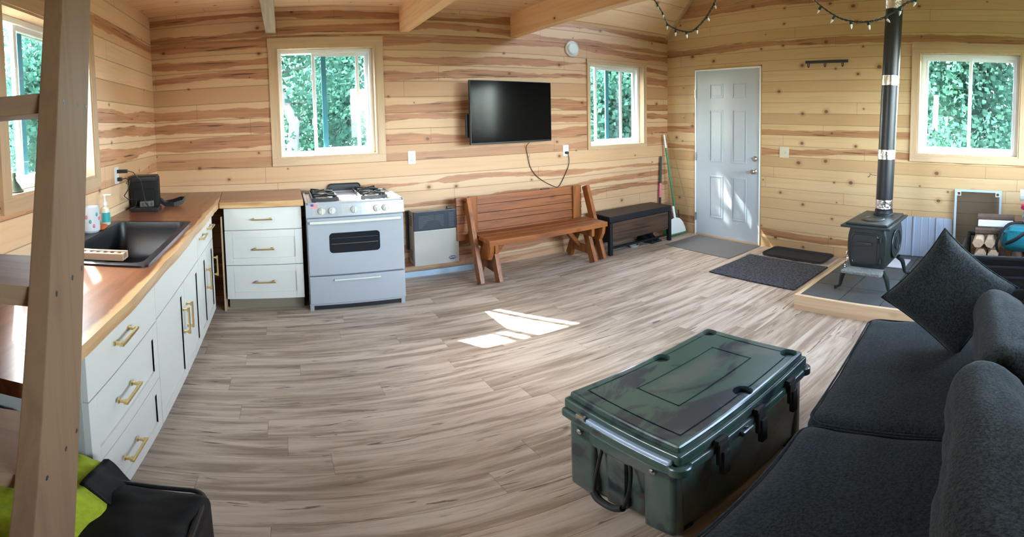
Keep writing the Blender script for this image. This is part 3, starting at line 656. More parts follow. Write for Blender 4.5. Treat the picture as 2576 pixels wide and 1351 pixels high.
r = thing('charger_block', 'grey two outlet charger block on the counter in front of the black case', 'charger', (.17, -.93, CT1), radians(15))
B().box(-.05, .05, -.028, .028, .028, .068, .006).build('body', M['greypl'], r)
for x in (-.035, .0, .03): B().box(x, x+.012, -.031, -.026, .035, .06, .001).build('socket', M['slot'], r)
tag(B().box(.06, .27, -1.0, -.885, CT1, CT1+.027, .004).build('battery_pack', M['black']), 'flat black battery box under the grey charger block', 'battery')
def plate(name, label, M4, w=.072, h=.118, mat='plate', duplex=True):
    r = thing(name, label, 'outlet' if duplex else 'switch', M4.translation); M0 = M4.copy(); M0.translation = (0, 0, 0)
    b = B(); b.prism(rrect(-w/2, w/2, -h/2, h/2, .006), .007, M0, 0); b.build('cover_plate', M[mat], r)
    if duplex:
        for s in (-1, 1):
            b = B(); b.prism([(x*1, y+s*.028) for x, y in rrect(-.017, .017, -.014, .014, .010)], .010, M0); q = b.build('socket', M[mat], r)
            b = B(); off = M0 @ Vector((0, 0, .0101))
            for x in (-.008, .008): b.prism([(x-.0018, s*.028-.002), (x+.0018, s*.028-.002), (x+.0018, s*.028+.008), (x-.0018, s*.028+.008)], .0008, Matrix.Translation(off) @ M0)
            b.prism([(.003*cos(k), s*.028-.008+.003*sin(k)) for k in (0, 1, 2, 3, 4, 5)], .0008, Matrix.Translation(off) @ M0); b.build('slots', M['slot'], q)
    else:
        for s in (-1, 1): B().prism([(s*.028-.006, -.012), (s*.028+.006, -.012), (s*.028+.006, .012), (s*.028-.006, .012)], .016, M0).build('toggle', M[mat], r)
    return r
mm = on_left(0); mm.translation = (.0, -1.08, 1.197); plate('wall_outlet', 'white wall outlet with two black plugs above the corner counter', mm)
mm = on_back(0); mm.translation = (2.343, 0, 1.154); plate('wall_outlet', 'white wall outlet with nothing plugged in, to the right of the stove window', mm)
mm = on_back(0); mm.translation = (4.055, 0, 1.137); plate('wall_outlet', 'white wall outlet where the television cord is plugged in', mm)
mm = on_right(W); mm.translation = (W, -1.735, 1.107); plate('light_switch', 'almond double light switch plate beside the white door', mm, .115, .116, 'plate2', False)
r = thing('power_adapter', 'black power adapter in the upper socket, its cord hanging down to the black case', 'adapter', (.012, -1.08, 1.226))
B(r).box(.0105, .085, -1.093, -1.067, 1.212, 1.238, .004).build('plug', M['black'], r)
B(r).tube([(.085, -1.08, 1.226), (.12, -1.06, 1.215), (.16, -1.02, 1.15), (.16, -.97, 1.06), (.17, -.96, .98), (.22, -1.03, .955), (.26, -1.06, .932)], .003, 6).build('cord', M['cord'], r)
r = thing('power_plug', 'black plug with a looped cord in the lower socket above the corner counter', 'plug', (.012, -1.08, 1.169))
B(r).box(.0105, .04, -1.095, -1.065, 1.155, 1.183, .005).build('plug', M['black'], r)
B(r).tube([(.04, -1.08, 1.169), (.07, -1.075, 1.175), (.10, -1.07, 1.150), (.09, -1.07, 1.125), (.07, -1.08, 1.14), (.10, -1.08, 1.165), (.09, -1.09, 1.10), (.055, -1.09, 1.05), (.07, -1.05, 1.02), (.12, -1.0, 1.01), (.10, -.99, .955), (.07, -1.01, .945)], .0035, 6).build('cord', M['cord'], r)
tag(B().lathe([(.045, 0), (.048, .006), (.038, .014), (.030, .03), (.013, .058), (.010, .07), (.014, .08), (.011, .094), (.002, .098)], (-.045, -2.33, 1.2395), 18).build('sill_ornament', M['darkgreen_h']), 'small dark cone shaped ornament on the sill of the side window', 'ornament')

# ------------------------------------------------------------------ stove (gas range)
RX0, RX1, RY0, RY1 = 1.318, 2.072, -.665, -.045
r = thing('gas_range', 'white freestanding gas stove with dark oven window under the square window', 'stove', ((RX0+RX1)/2, -.35, 0))
B(r).box(RX0, RX1, RY0+.012, RY1, .045, .865, .006).build('body', M['enamel'], r)
b = B(r); b.box(RX0+.02, RX1-.02, RY0+.03, RY0+.05, 0.005, .06); b.build('base_recess', M['black'], r)
for x in (RX0+.018, RX1-.018): B(r).box(x-.016, x+.016, RY0+.018, RY0+.06, 0, .09, .003).build('foot', M['enamel'], r)
for x in (RX0+.03, RX1-.03): B(r).cyl((x, -.1, 0), (x, -.1, .05), .016).build('foot', M['black'], r)
# cooktop with a raised rolled rim
b = B(r); b.box(RX0-.004, RX1+.004, RY0-.012, RY1, .865, .886, .008, seg=3)
for q in ((RX0-.004, RX0+.022, RY0-.012, RY1), (RX1-.022, RX1+.004, RY0-.012, RY1), (RX0-.004, RX1+.004, RY0-.012, RY0+.02), (RX0-.004, RX1+.004, RY1-.03, RY1)): b.box(q[0], q[1], q[2], q[3], .870, .896, .008, seg=3)
b.build('cooktop', M['enamel'], r)
# control panel, slightly raked
b = B(r); b.prism([(RY0-.030, .785), (RY0-.012, .885), (RY0+.05, .885), (RY0+.05, .785)], RX1-RX0+.006, on_left(RX0-.003), .006); cp = b.build('control_panel', M['enamel'], r)
for q in ((RX0+.05, RX0+.155), (RX0+.27, RX0+.345), (RX0+.42, RX0+.53), (RX1-.07, RX1-.02)):
    b = B(r)
    for k in range(9): z = .802+k*.0085; y = RY0-.0305+(z-.785)*.18; b.box(q[0], q[1], y-.0008, y+.002, z, z+.0016)
    b.build('marking', M['plate2'], cp, smooth=False)
kx = [1.436, 1.515, 1.686, 1.858, 1.925]
for x in kx:
    b = B(r); y = RY0-.0225; mt = Matrix.Translation((x, y, .832)) @ Matrix.Rotation(radians(-90+10)+pi, 4, 'X')
    b.lathe([(.028, 0), (.028, .010), (.022, .016), (.020, .026), (.017, .028)], (0, 0, 0), 20, mt)
    t = bmesh.new(); b.box(x-.006, x+.006, y-.036, y-.016, .812, .852, .004); b.build('knob', M['enamel2'], r)
# oven door and drawer
b = B(r); b.box(RX0+.004, RX1-.004, RY0-.022, RY0+.012, .315, .775, .010, seg=3); od = b.build('oven_door', M['enamel'], r)
b = B(r); b.box(RX0+.02, RX1-.03, RY0-.052, RY0-.036, .735, .757, .007, seg=3)
for x in (RX0+.05, RX1-.06): b.box(x-.014, x+.014, RY0-.04, RY0-.02, .738, .754, .003)
b.build('handle', M['enamel2'], od)
b = B(r); b.prism(rrect(1.485, 1.875, .495, .655, .028), .003, on_back(RY0-.021)); ow = b.build('oven_window', M['ovglass'], od)
B(r).box(1.50, 1.86, RY0-.0255, RY0-.0242, .566, .5685).box(1.50, 1.86, RY0-.0255, RY0-.0242, .612, .6132).build('oven_rack', M['nickel'], ow)
b = B(r); b.box(RX0+.004, RX1-.004, RY0-.022, RY0+.012, .072, .305, .008, seg=3); dr = b.build('storage_drawer', M['enamel'], r)
b = B(r); b.box(1.51, 1.87, RY0-.045, RY0-.020, .268, .282, .006); b.build('handle', M['enamel2'], dr)
# burners and grates, front and back pair joined in one grate each side
for gx in (1.475, 1.86):
    b = B(r); z = .930; 
    for gy in (-.50, -.24):
        b.tube([(gx+.045*cos(a), gy+.045*sin(a), z-.004) for a in [k*pi/6 for k in range(12)]], .0045, 6, True)
        for k in range(4):
            a = pi/4+k*pi/2; c, s = cos(a), sin(a)
            b.beam((gx+.03*c, gy+.03*s, z), (gx+.12*c, gy+.12*s, z+.002), .009, .013, .002); b.beam((gx+.115*c, gy+.115*s, z+.008), (gx+.115*c, gy+.115*s, .884), .016, .010, .002, up=(c, s, 0))
    for s in (-1, 1):
        b.beam((gx+s*.1, -.60, .905), (gx+s*.1, -.14, .905), .010, .026, .002)
    for y in (-.60, -.37, -.14): b.beam((gx-.1, y, .905), (gx+.1, y, .905), .010, .026, .002, up=(0, 0, 1))
    b.build('burner_grate', M['iron'], r)
    for gy in (-.50, -.24):
        b = B(r); b.lathe([(.075, 0), (.08, .004), (.06, .004), (.045, .010), (.045, .020), (.03, .023)], (gx, gy, .886), 22); b.build('burner', M['chrome'], r)
# flag sticker
b = B(r); fx, fz = RX0+.043, .874; fy = RY0-.0185
b.prism(rrect(-.03, .03, -.018, .018, .006), .001, Matrix.Translation((fx+.02, fy, fz)) @ on_back(0)); fl = b.build('flag_sticker', M['enamel2'], r)
b = B(r)
for k in range(4): b.box(fx-.008, fx+.048, fy-.0018, fy-.0008, fz-.016+k*.009, fz-.0115+k*.009)
b.build('red_stripes', M['red'], fl); B(r).box(fx-.008, fx+.014, fy-.0026, fy-.0012, fz-.001, fz+.016).build('blue_canton', M['blue'], fl)
r = thing('griddle_pan', 'black rectangular griddle standing upright behind the stove top', 'pan', (1.70, -.022, .83))
b = B(); b.prism(rrect(-.15, .145, 0, .125, .03), .018, on_back(.004)); b.build('plate', M['iron'], r); 
b = B(); b.tube([(x, -.016, z) for x, z in rrect(-.145, .14, .005, .12, .03)], .005, 6, True); b.build('rim', M['black'], r)

# ------------------------------------------------------------------ wall heater
r = thing('wall_heater', 'beige wall mounted gas heater with black louvred top between stove and bench', 'heater', (2.50, 0, .15))
hx0, hx1, hz0, hz1 = 2.292, 2.722, .150, .665
b = B(r); b.box(hx0-.004, hx1, -.165, -.02, hz0+.01, hz1, .005).build('case', M['heater'], r)
for zs in ([hz1-.05-k*.017 for k in range(6)], [hz0+.05+k*.017 for k in range(6)]):
    b = B(r)
    for z in zs: b.box(hx0-.0055, hx0-.003, -.14, -.05, z, z+.006)
    b.build('vent', M['slot'], r)
B(r).box(hx0-.028, hx0-.004, -.030, -.004, .28, .655, .002).build('mounting_bracket', M['black'], r)
B(r).box(hx0, hx1, -.178, -.16, hz0, hz0+.335, .004).build('front_panel', M['heater'], r)
gp = B(r).box(hx0, hx1+.002, -.181, -.155, hz0+.337, hz1+.002, .004).build('grille_panel', M['navy'], r)
for (xa, xb, za, zb, nn) in ((hx0+.045, hx0+.19, .515, .62, 9), (hx0+.205, hx0+.285, .515, .62, 9), (hx1-.095, hx1-.045, .505, .635, 12)):
    b = B(r)
    for k in range(nn):
        z = za+(zb-za)*k/(nn-1); xa2, xb2 = xa, xb
        if nn == 9 and k <= 4: xa2, xb2 = (xa, xa+.035+.012*k) if xa < hx0+.1 else (xb-.018-.008*k, xb)
        b.box(xa2, xb2, -.1835, -.1805, z, z+.0035)
    b.build('louvre', plain('louvre_grey', (.07, .085, .10), .4), gp, smooth=False)
B(r).box(hx1-.095, hx1-.055, -.15, -.11, hz1, hz1+.022, .004).build('control_knob', M['black'], r)
b = B(r); b.prism([(2.655+.037*cos(k*pi/14), .200+.021*sin(k*pi/14)) for k in range(28)], .002, on_back(-.178)); em = b.build('oval_emblem', M['emblem'], r)
b = B(r); b.tube([(2.655+.034*cos(k*pi/14), -.1802, .200+.0185*sin(k*pi/14)) for k in range(28)], .0008, 5, True); b.build('emblem_ring', M['whitepl'], em)
fc = bpy.data.curves.new('emblem_lettering', 'FONT'); fc.body = 'Ashley'; fc.size = .021; fc.extrude = .0004; fc.align_x = 'CENTER'; fc.align_y = 'CENTER'; fc.shear = .3
to = bpy.data.objects.new('t', fc); COL.objects.link(to); bpy.context.view_layer.update()
tm = bpy.data.meshes.new_from_object(to.evaluated_get(bpy.context.evaluated_depsgraph_get())); bpy.data.objects.remove(to)
to = bpy.data.objects.new('lettering', tm); COL.objects.link(to); to.parent = em
to.location = Vector((2.655, -.1808, .203))-Vector(r.location); to.rotation_euler = (pi/2, 0, 0); tm.materials.clear(); tm.materials.append(M['whitepl'])
from mathutils import noise as mn
# ================================================================== back wall things
yawt = radians(7)
r = thing('television', 'flat black wall mounted television between the two back windows', 'television', (3.33, -.15, 1.563), yawt)
b = B(); b.box(-.482, .482, -.012, .022, -.278-.03, .308-.01, .006); b.build('bezel', M['black'], r)
b = B(); b.box(-.476, .476, -.0132, -.011, -.292, .292); b.build('screen', M['tv'], r, smooth=False)
b = B(); b.box(-.35, .35, .02, .045, -.22, .12, .012); b.build('back_shell', M['black'], r)
b = B(); b.box(-.494, -.46, .045, .075, -.24, -.02, .003); b.box(-.46, .25, .045, .06, -.05, -.02); b.box(-.46, .25, .045, .06, -.20, -.17); b.box(-.08, .08, .05, .125, -.14, .06, .004); b.build('wall_bracket', M['black'], r)
tv = r
pts = [(3.55, -.088, 1.246), (3.553, -.02, 1.20), (3.572, -.012, 1.10), (3.60, -.010, .99), (3.66, -.010, .90), (3.75, -.010, .83), (3.85, -.010, .775), (3.935, -.012, .745), (3.985, -.012, .79), (4.04, -.012, .88), (4.085, -.012, .97), (4.09, -.014, 1.05), (4.07, -.025, 1.10), (4.058, -.035, 1.112)]
def smoothp(p, k=4):
    p = [Vector(q) for q in p]; out = []
    for i in range(len(p)-1):
        a, b_, c, d = p[max(0, i-1)], p[i], p[i+1], p[min(len(p)-1, i+2)]
        for j in range(k):
            t = j/k; out.append(.5*((2*b_)+(-a+c)*t+(2*a-5*b_+4*c-d)*t*t+(-a+3*b_-3*c+d)*t**3))
    return out+[p[-1]]
r = thing('television_cable', 'thin dark cord looping from the television down and up to the wall outlet', 'cord', (3.93, 0, .75))
B(r).tube(smoothp(pts), .0035, 6).build('cable', M['cord'], r); B(r).box(4.04, 4.072, -.042, -.0102, 1.098, 1.126, .004).build('plug', M['cord'], r)
r = thing('wall_vent', 'round white vent cover high on the back wall, left of the corner window', 'vent', (4.155, 0, 2.255))
b = B(r); b.lathe([(.088, 0), (.090, .012), (.080, .024), (.072, .016), (.0, .016)], (0, 0, 0), 32, Matrix.Translation((4.155, 0, 2.255)) @ Matrix.Rotation(pi/2, 4, 'X')); b.build('rim', M['vinyl'], r)
b = B(r); b.lathe([(.068, .0), (.068, .028), (.058, .036), (.0, .038)], (0, 0, 0), 32, Matrix.Translation((4.155, 0, 2.255)) @ Matrix.Rotation(pi/2, 4, 'X')); b.build('cap', plain('vent_cap', (.60, .64, .62), .5), r)

# folding picnic bench
r = thing('wooden_bench', 'reddish stained plank bench with a slatted back standing under the television', 'bench', (3.45, -.4, 0))
tilt = lambda z: -.235 - (.76-z)*.13
for k in range(5):
    z1 = .765-k*.0835; z0 = z1-.0795
    b = B(r); ya, yb = -.175-(.76-z1)*-.0, 0
    M4 = Matrix.Translation((0, -.165, z0)) @ Matrix.Rotation(radians(-6), 4, 'X')
    b.box(2.70, 4.12, -.030, 0, 0, .0795, .004, M4)
    bb_ = b.build('back_plank', M['bench'], r)
B(r).box(3.62, 3.72, -.190, -.168, .7655, .775, .002).build('rubber_pad', M['black'], r)
for x in (2.86, 4.04): B(r).beam((x, -.200, .30), (x, -.205, .775), .088, .026, .004, up=(0, 1, 0)).build('back_batten', M['bench_leg'], r)
for k, (ya, yb) in enumerate(((-.285, -.395), (-.400, -.505), (-.510, -.622))):
    B(r).box(2.82, 4.11, yb, ya, .405, .443, .005).build('seat_plank', M['bench'], r)
B(r).box(2.82, 4.11, -.640, -.622, .395, .443, .004).build('seat_edge', M['bench'], r)
for s, xo, xi in ((-1, 2.79, 2.955), (1, 4.145, 4.005)):
    B(r).beam((xo, -.235, .765), (xo, -.515, .012), .042, .088, .006, up=(0, 1, 0)).build('leg', M['bench_leg'], r)
    B(r).beam((xi, -.40, .40), (xi, -.545, .012), .042, .088, .006, up=(0, 1, 0)).build('leg', M['bench_leg'], r)
    B(r).beam((xi, -.30, .40), (xi-.0, -.12, .012), .042, .088, .006, up=(0, 1, 0)).build('leg', M['bench_leg'], r)
    B(r).box(xi-.066, xi-.024, -.60, -.13, .30, .40, .018).build('seat_bearer', M['bench_leg'], r)
    b = B(r); xm = (xo+xi)/2; b.prism([(-.615, .40), (-.47, .40), (-.42, .30), (-.46, .235), (-.56, .25), (-.60, .32)], .04, on_left(xm-.02+s*.012), .004); b.build('gusset', M['bench_leg'], r)
    B(r).beam((xi, -.50, .13), (xi, -.17, .13), .03, .085, .005).build('foot_rail', M['bench_leg'], r)
    B(r).beam((xi, -.30, .14), (xi-s*.22, -.30, .40), .042, .070, .005, up=(0, 1, 0)).build('brace', M['bench'], r)
    B(r).cyl((xo-s*-.022, -.245, .735), (xo+s*.034, -.245, .735), .010, seg=10).build('bolt', M['iron'], r)

# storage bench by the corner
r = thing('storage_bench', 'dark shoe bench with black padded top and rustic brown front beside the wooden bench', 'bench', (4.77, -.29, 0))
sx0, sx1, sy0, sy1 = 4.285, 5.245, -.465, -.115
B(r).box(sx0, sx1, sy0, sy1, .365, .435, .016, seg=3).build('cushion', M['leather'], r)
b = B(r); b.box(sx0+.045, sx1-.045, sy0+.012, sy0+.03, .150, .362, .002); b.build('front_panel', M['rustic'], r)
B(r).box(sx0+.045, sx1-.045, sy1-.03, sy1-.012, .15, .362).build('back_panel', M['rustic'], r)
for x in (sx0+.012, sx1-.03): B(r).box(x, x+.018, sy0+.045, sy1-.045, .15, .362).build('side_panel', M['leather'], r)
B(r).box(sx0+.03, sx1-.03, sy0+.03, sy1-.03, .15, .165).build('box_floor', M['leather'], r)
for x in (sx0+.022, sx1-.022):
    for y in (sy0+.022, sy1-.022): B(r).box(x-.021, x+.021, y-.021, y+.021, 0, .365, .003).build('leg', M['leather'], r)
for y in (sy0+.03, sy1-.05): B(r).box(sx0+.04, sx1-.04, y, y+.02, .06, .08).build('lower_rail', M['leather'], r)
tag(B().lathe([(.03, 0), (.05, .006), (.062, .03), (.058, .032), (.045, .010), (.0, .008)], (4.72, -.36, 0), 20).build('small_bowl', plain('clear_bowl', (.35, .36, .33), .25)), 'small pale bowl on the floor under the storage bench', 'bowl')
for i, (x, y, a) in enumerate(((4.98, -.29, .1), (5.09, -.28, .05))):
    rr = thing('shoe', ('dark shoe in the shadow under the storage bench, nearer its middle', 'dark shoe in the shadow under the storage bench, nearer its corner leg')[i], 'shoe', (x, y, 0), a, 'shoes under the storage bench')
    def sf(u, v):
        y_ = -.13+.26*v; w_ = .038*(1-.35*(2*v-1)**4)*(1-.15*cos(6*v)); h = .05+.045*(1 if v > .6 else max(0, (v-.3)/.3)); h *= sqrt(max(0, 1-(2*v-1)**6))+.001
        a_ = pi*u; return Vector((w_*cos(a_), y_, h*sin(a_)))
    b = B(); b.grid(sf, 12, 14); b.build('upper', M['blackcloth'], rr)
    B().box(-.04, .04, -.135, .135, 0, .018, .008).build('sole', M['blackrub'], rr)

# brooms in the corner
r = thing('broom', 'green handled broom with a white tip leaning in the corner beside the door', 'broom', (5.60, -.33, 0))
ba, bt = Vector((5.635, -.20, .10)), Vector((5.555, -.055, 1.255))
B(r).cyl(ba, ba.lerp(bt, .86), .012, seg=12).build('handle', M['green'], r); B(r).cyl(ba.lerp(bt, .86), bt, .014, .012, seg=12).ball(bt, .012).build('tip', M['whitepl'], r)
b = B(r); b.prism([(-.15, 0), (.15, 0), (.12, .09), (.03, .13), (-.03, .13), (-.12, .09)], .035, Matrix.Translation((5.49, -.215, .004)) @ Matrix.Rotation(radians(6), 4, 'Z') @ on_back(.0), .004); b.build('bristle_head', M['green'], r)
r = thing('duster', 'black and pink handled duster leaning in the corner behind the green broom', 'duster', (5.55, -.06, 0))
da, dt = Vector((5.46, -.055, .02)), Vector((5.515, -.04, .985))
B(r).cyl(da.lerp(dt, .64), dt, .017, .015, seg=12).build('grip', M['darkgreen_h'], r); B(r).cyl(da.lerp(dt, .45), da.lerp(dt, .64), .018, seg=12).build('sleeve', M['pink'], r)
B(r).cyl(da, da.lerp(dt, .45), .015, seg=12).build('shaft', M['black'], r)
r = thing('dustpan', 'white upright dustpan standing by the broom beside the shoe bench', 'dustpan', (5.50, -.34, 0))
b = B(r); pp = [(-.16, .0), (.155, .0), (.15, .06), (.12, .14), (.07, .195), (.0, .215), (-.07, .2), (-.13, .14), (-.155, .06)]
Md = Matrix.Translation((5.50, -.325, .008)) @ Matrix.Rotation(radians(-9), 4, 'X') @ Matrix.Rotation(radians(-3), 4, 'Z') @ on_back(0)
b.prism(pp, .012, Md, .004); b.build('pan', M['whitepl'], r)
b = B(r); b.prism([(-.16, .0), (.155, .0), (.155, .012), (-.16, .012)], .05, Md, .002); b.build('lip', M['green'], r)
b = B(r); b.beam(Md @ Vector((-.01, .20, .006)), Md @ Vector((-.02, .36, .006)), .036, .016, .005, up=(0, 1, 0)); b.build('handle', M['whitepl'], r)
r = thing('hand_brush', 'small black brush standing behind the white dustpan', 'brush', (5.60, -.30, 0))
B(r).beam((5.615, -.27, .13), (5.60, -.255, .30), .022, .016, .004).build('handle', M['black'], r); B(r).box(5.59, 5.64, -.30, -.255, 0.0, .14, .006).build('bristles', M['blackrub'], r)
r = thing('fishing_rod', 'thin bare rod leaning against the corner beside the door frame', 'rod', (5.6, -.4, 0))
B(r).tube(smoothp([(5.64, -.462, .003), (5.655, -.36, .35), (5.660, -.22, .75), (5.655, -.10, 1.10), (5.64, -.03, 1.26)]), .0028, 6).build('shaft', plain('bare_rod', (.22, .13, .07), .5), r)

# coat rack
r = thing('coat_rack', 'narrow black coat rail with three hooks high on the wall right of the door', 'coat rack', (W, -2.225, 2.09))
B(r).box(W-.024, W-.001, -2.465, -1.985, 2.075, 2.105, .005).build('rail', M['iron'], r)
for y in (-2.42, -2.225, -2.035):
    b = B(r); b.tube(smoothp([(W-.020, y, 2.085), (W-.03, y, 2.05), (W-.04, y, 2.03), (W-.062, y, 2.035), (W-.066, y, 2.055)]), .005, 6); b.ball((W-.066, y, 2.058), .007); b.build('hook', M['iron'], r)

# ------------------------------------------------------------------ mats
tag(B().box(5.045, 5.655, -1.445, -.545, .0005, .006, .002).build('door_mat', M['matgrey']), 'thin light grey mat on the floor directly in front of the white door', 'mat')
tag(B().box(4.575, 5.30, -2.44, -1.545, .0005, .014, .006).build('shag_rug', M['rug']), 'dark charcoal speckled rug beside the tiled hearth', 'rug')
r = thing('boot_tray', 'black rubber boot tray against the wall behind the charcoal rug', 'tray', (5.51, -1.995, 0))
b = B(r); po = rrect(5.345, 5.672, -2.36, -1.645, .05); pi_ = rrect(5.362, 5.655, -2.343, -1.662, .04)
t = bmesh.new(); n = len(po)
R = [[t.verts.new((*p, z)) for p in q] for q, z in ((po, .0155), (po, .034), (inset(pi_, -.03, (5.51, -2.0)), .036), (pi_, .020))]
for a_, b2 in zip(R, R[1:]):
    for i in range(n): t.faces.new((a_[i], a_[(i+1) % n], b2[(i+1) % n], b2[i]))
t.faces.new(R[0][::-1]); t.faces.new(R[-1]); b._add(t); b.build('tray', M['tray'], r)

# ------------------------------------------------------------------ hearth and stove
HX0, HY0, HY1, HZ = 4.225, -2.62, -3.598, .122
r = thing('stove_hearth', 'raised tiled hearth with a pale pine border under the black wood stove', 'hearth', (4.95, -3.16, 0))
B(r).box(HX0, HX0+.032, HY1, HY0, 0, HZ+.002, .002).build('front_board', M['pinebrd'], r)
B(r).box(HX0+.032, W-.004, HY0-.032, HY0, 0, HZ+.002, .002).build('side_board', M['pinebrd_x'], r); B(r).box(HX0+.032, W-.004, HY1, HY1+.032, 0, HZ+.002, .002).build('side_board', M['pinebrd_x'], r)
B(r).box(HX0+.032, W-.004, HY1+.032, HY0-.032, 0, HZ-.008).build('base', M['grout'], r)
x = HX0+.034; ts = .304
for i in range(5):
    y = HY0-.034
    for j in range(4):
        x1_ = min(x+ts, W-.006); y1_ = max(y-ts, HY1+.034)
        if x1_-x > .02 and y-y1_ > .02: B(r).box(x, x1_, y1_, y, HZ-.008, HZ-.001, .0015).build('tile', M['tile'], r)
        y -= ts+.006
    x += ts+.006
r = thing('wood_stove', 'small black cast iron wood stove on curved legs standing on the tiled hearth', 'stove', (4.80, -3.08, HZ))
SY0, SY1, SX0, SX1 = -3.235, -2.905, 4.56, 5.06
cyv = (SY0+SY1)/2
def stv(u, v):       # bulging body: u round, v up
    z = HZ+.185+.335*v; k = 1-.16*(abs(2*v-1.05))**2.2
    pl = rrect(-1, 1, -1, 1, .12, 4); n_ = len(pl); p = pl[int(round(u*n_)) % n_]
    return Vector(((SX0+SX1)/2+p[0]*(SX1-SX0)/2*(.93+.07*k), cyv+p[1]*(SY1-SY0)/2*k, z))
b = B(r); b.grid(stv, 24, 14, True); b.box(SX0+.03, SX1-.03, SY0+.03, SY1-.03, HZ+.18, HZ+.19); b.build('body', M['stove'], r, angle=50)
tb = HZ+.520
b = B(r); b.box(SX0-.055, SX1+.03, SY0-.035, SY1+.035, tb, tb+.018, .007, seg=3); b.box(SX0-.02, SX1+.0, SY0-.005, SY1+.005, tb+.016, tb+.036, .010, seg=3); b.lathe([(.095, 0), (.095, .006), (.08, .010), (.078, .006), (.0, .006)], (4.72, cyv, tb+.035), 26); b.build('top_plate', M['stove'], r)
b = B(r); b.lathe([(.088, 0), (.088, .012), (.078, .016), (.076, .045)], (4.95, cyv-.02, tb+.034), 24); b.build('flue_collar', M['pipe'], r)
# front door faces -x
fx = SX0-.006
b = B(r); b.prism(rrect(-3.175, -2.945, HZ+.215, HZ+.475, .035), .020, on_right(fx+.012), .004); dd = b.build('fire_door', M['iron'], r)
b = B(r); b.tube([(fx-.010, y, z) for y, z in rrect(-3.165, -2.955, HZ+.225, HZ+.465, .03)], .005, 6, True); b.build('door_moulding', M['stove'], dd)
b = B(r); b.box(fx-.024, fx-.006, -3.12, -2.99, HZ+.375, HZ+.405, .006); b.box(fx-.026, fx-.008, -3.115, -3.06, HZ+.38, HZ+.40, .004); b.build('draft_slide', M['iron'], dd)
for z in (HZ+.26, HZ+.43): B(r).cyl((fx-.012, -3.185, z-.02), (fx-.012, -3.185, z+.02), .009, seg=10).build('hinge', M['iron'], dd)
b = B(r); hp = [Vector((fx-.014, -2.945, HZ+.33)), Vector((fx-.05, -2.935, HZ+.325)), Vector((fx-.06, -2.93, HZ+.30))]; b.tube(hp, .006, 6)
b.tube([(fx-.06+.012*cos(k*.9), -2.93+.012*sin(k*.9), HZ+.305-.0023*k) for k in range(46)], .0025, 5); b.build('spring_handle', M['chrome'], dd)
# side medallion faces -y
b = B(r); ys = SY0-.001
oval = [((SX0+SX1)/2+.135*cos(a), HZ+.345+.115*sin(a)) for a in [k*pi/16 for k in range(32)]]
b.prism([(x, z) for x, z in oval], .008, on_back(ys+.004), .003); md = b.build('side_medallion', M['stove'], r)
b = B(r); b.tube([(x, ys-.006, z) for x, z in oval], .005, 6, True); b.build('medallion_rim', M['stove'], md)
b = B(r)
for k in range(7):
    a = pi/2+(k-3)*.32; c_ = Vector(((SX0+SX1)/2, ys-.006, HZ+.30)); b.tube([c_, c_+Vector((cos(a)*.05, -.002, sin(a)*.06)), c_+Vector((cos(a)*.05+.01*cos(a*3), -.002, sin(a)*.11))], [.007, .006, .002], 6)
b.build('medallion_relief', M['iron'], md)
# ash lip
b = B(r); b.prism([(SX0+.01, SY0+.02), (SX0+.01, SY1-.02), (SX0-.03, SY1-.015), (SX0-.12, SY1-.0), (SX0-.135, SY1-.02), (SX0-.135, SY0+.02), (SX0-.12, SY0), (SX0-.03, SY0+.015)], .022, Matrix.Translation((0, 0, HZ+.165)), .006); b.build('ash_lip', M['ash'], r)
# cabriole legs
for x, dx in ((SX0-.02, -.035), (SX1-.06, .03)):
    for y, dy in ((SY0+.02, -.055), (SY1-.02, .055)):
        p = [(x, y, HZ+.175), (x+dx*.6, y+dy*.55, HZ+.135), (x+dx*.8, y+dy*.8, HZ+.08), (x+dx*.8, y+dy*.95, HZ+.035), (x+dx*1.2, y+dy*1.35, HZ+.018), (x+dx*1.5, y+dy*1.65, HZ+.0165)]
        q = smoothp(p, 3); rr_ = [.025-.013*min(1, i/(len(q)*.62)) + (.004 if i > len(q)*.8 else 0) for i in range(len(q))]
        B(r).tube(q, rr_, 8).build('leg', M['stove'], r)
PX, PY = 4.95, cyv-.02
zc = tb+.034+.048
r = thing('stovepipe', 'tall matte black stovepipe with silver foil tape bands rising from the stove', 'pipe', (PX, PY, zc))
segs = [(zc, .735, 0), (.735, .812, 1), (.812, 1.155, 0), (1.155, 1.236, 1), (1.236, 1.775, 0), (1.775, 1.858, 1), (1.858, 2.43, 0), (2.43, 2.56, 1), (2.56, 3.6, 0), (3.6, 5.6, 0)]
lx = lambda z: PX; ly = lambda z: PY-.028*(z-.7)
for a_, b2, f in segs:
    b = B(r); rad = .0745 if f else .0725
    b.lathe([(rad, 0), (rad, (b2-a_)/3), (rad*(1.004 if f else 1), (b2-a_)*2/3), (rad, b2-a_)], (0, 0, 0), 32, Matrix.Translation((lx(a_), ly(a_), a_)) @ Matrix.Rotation(-.0, 4, 'X') @ Matrix(((1, 0, 0, 0), (0, 1, -.028, 0), (0, 0, 1, 0), (0, 0, 0, 1))))
    b.build('foil_band' if f else 'pipe_section', M['foil' if f else 'pipe'], r)
b = B(r); b.cyl((PX, PY+.07, 1.01), (PX, PY+.115, 1.01), .004, seg=8); b.tube(smoothp([(PX, PY+.115, 1.01), (PX, PY+.13, 1.02), (PX, PY+.135, 1.0), (PX, PY+.15, .995)]), .005, 6); b.build('damper_handle', M['chrome'], r)
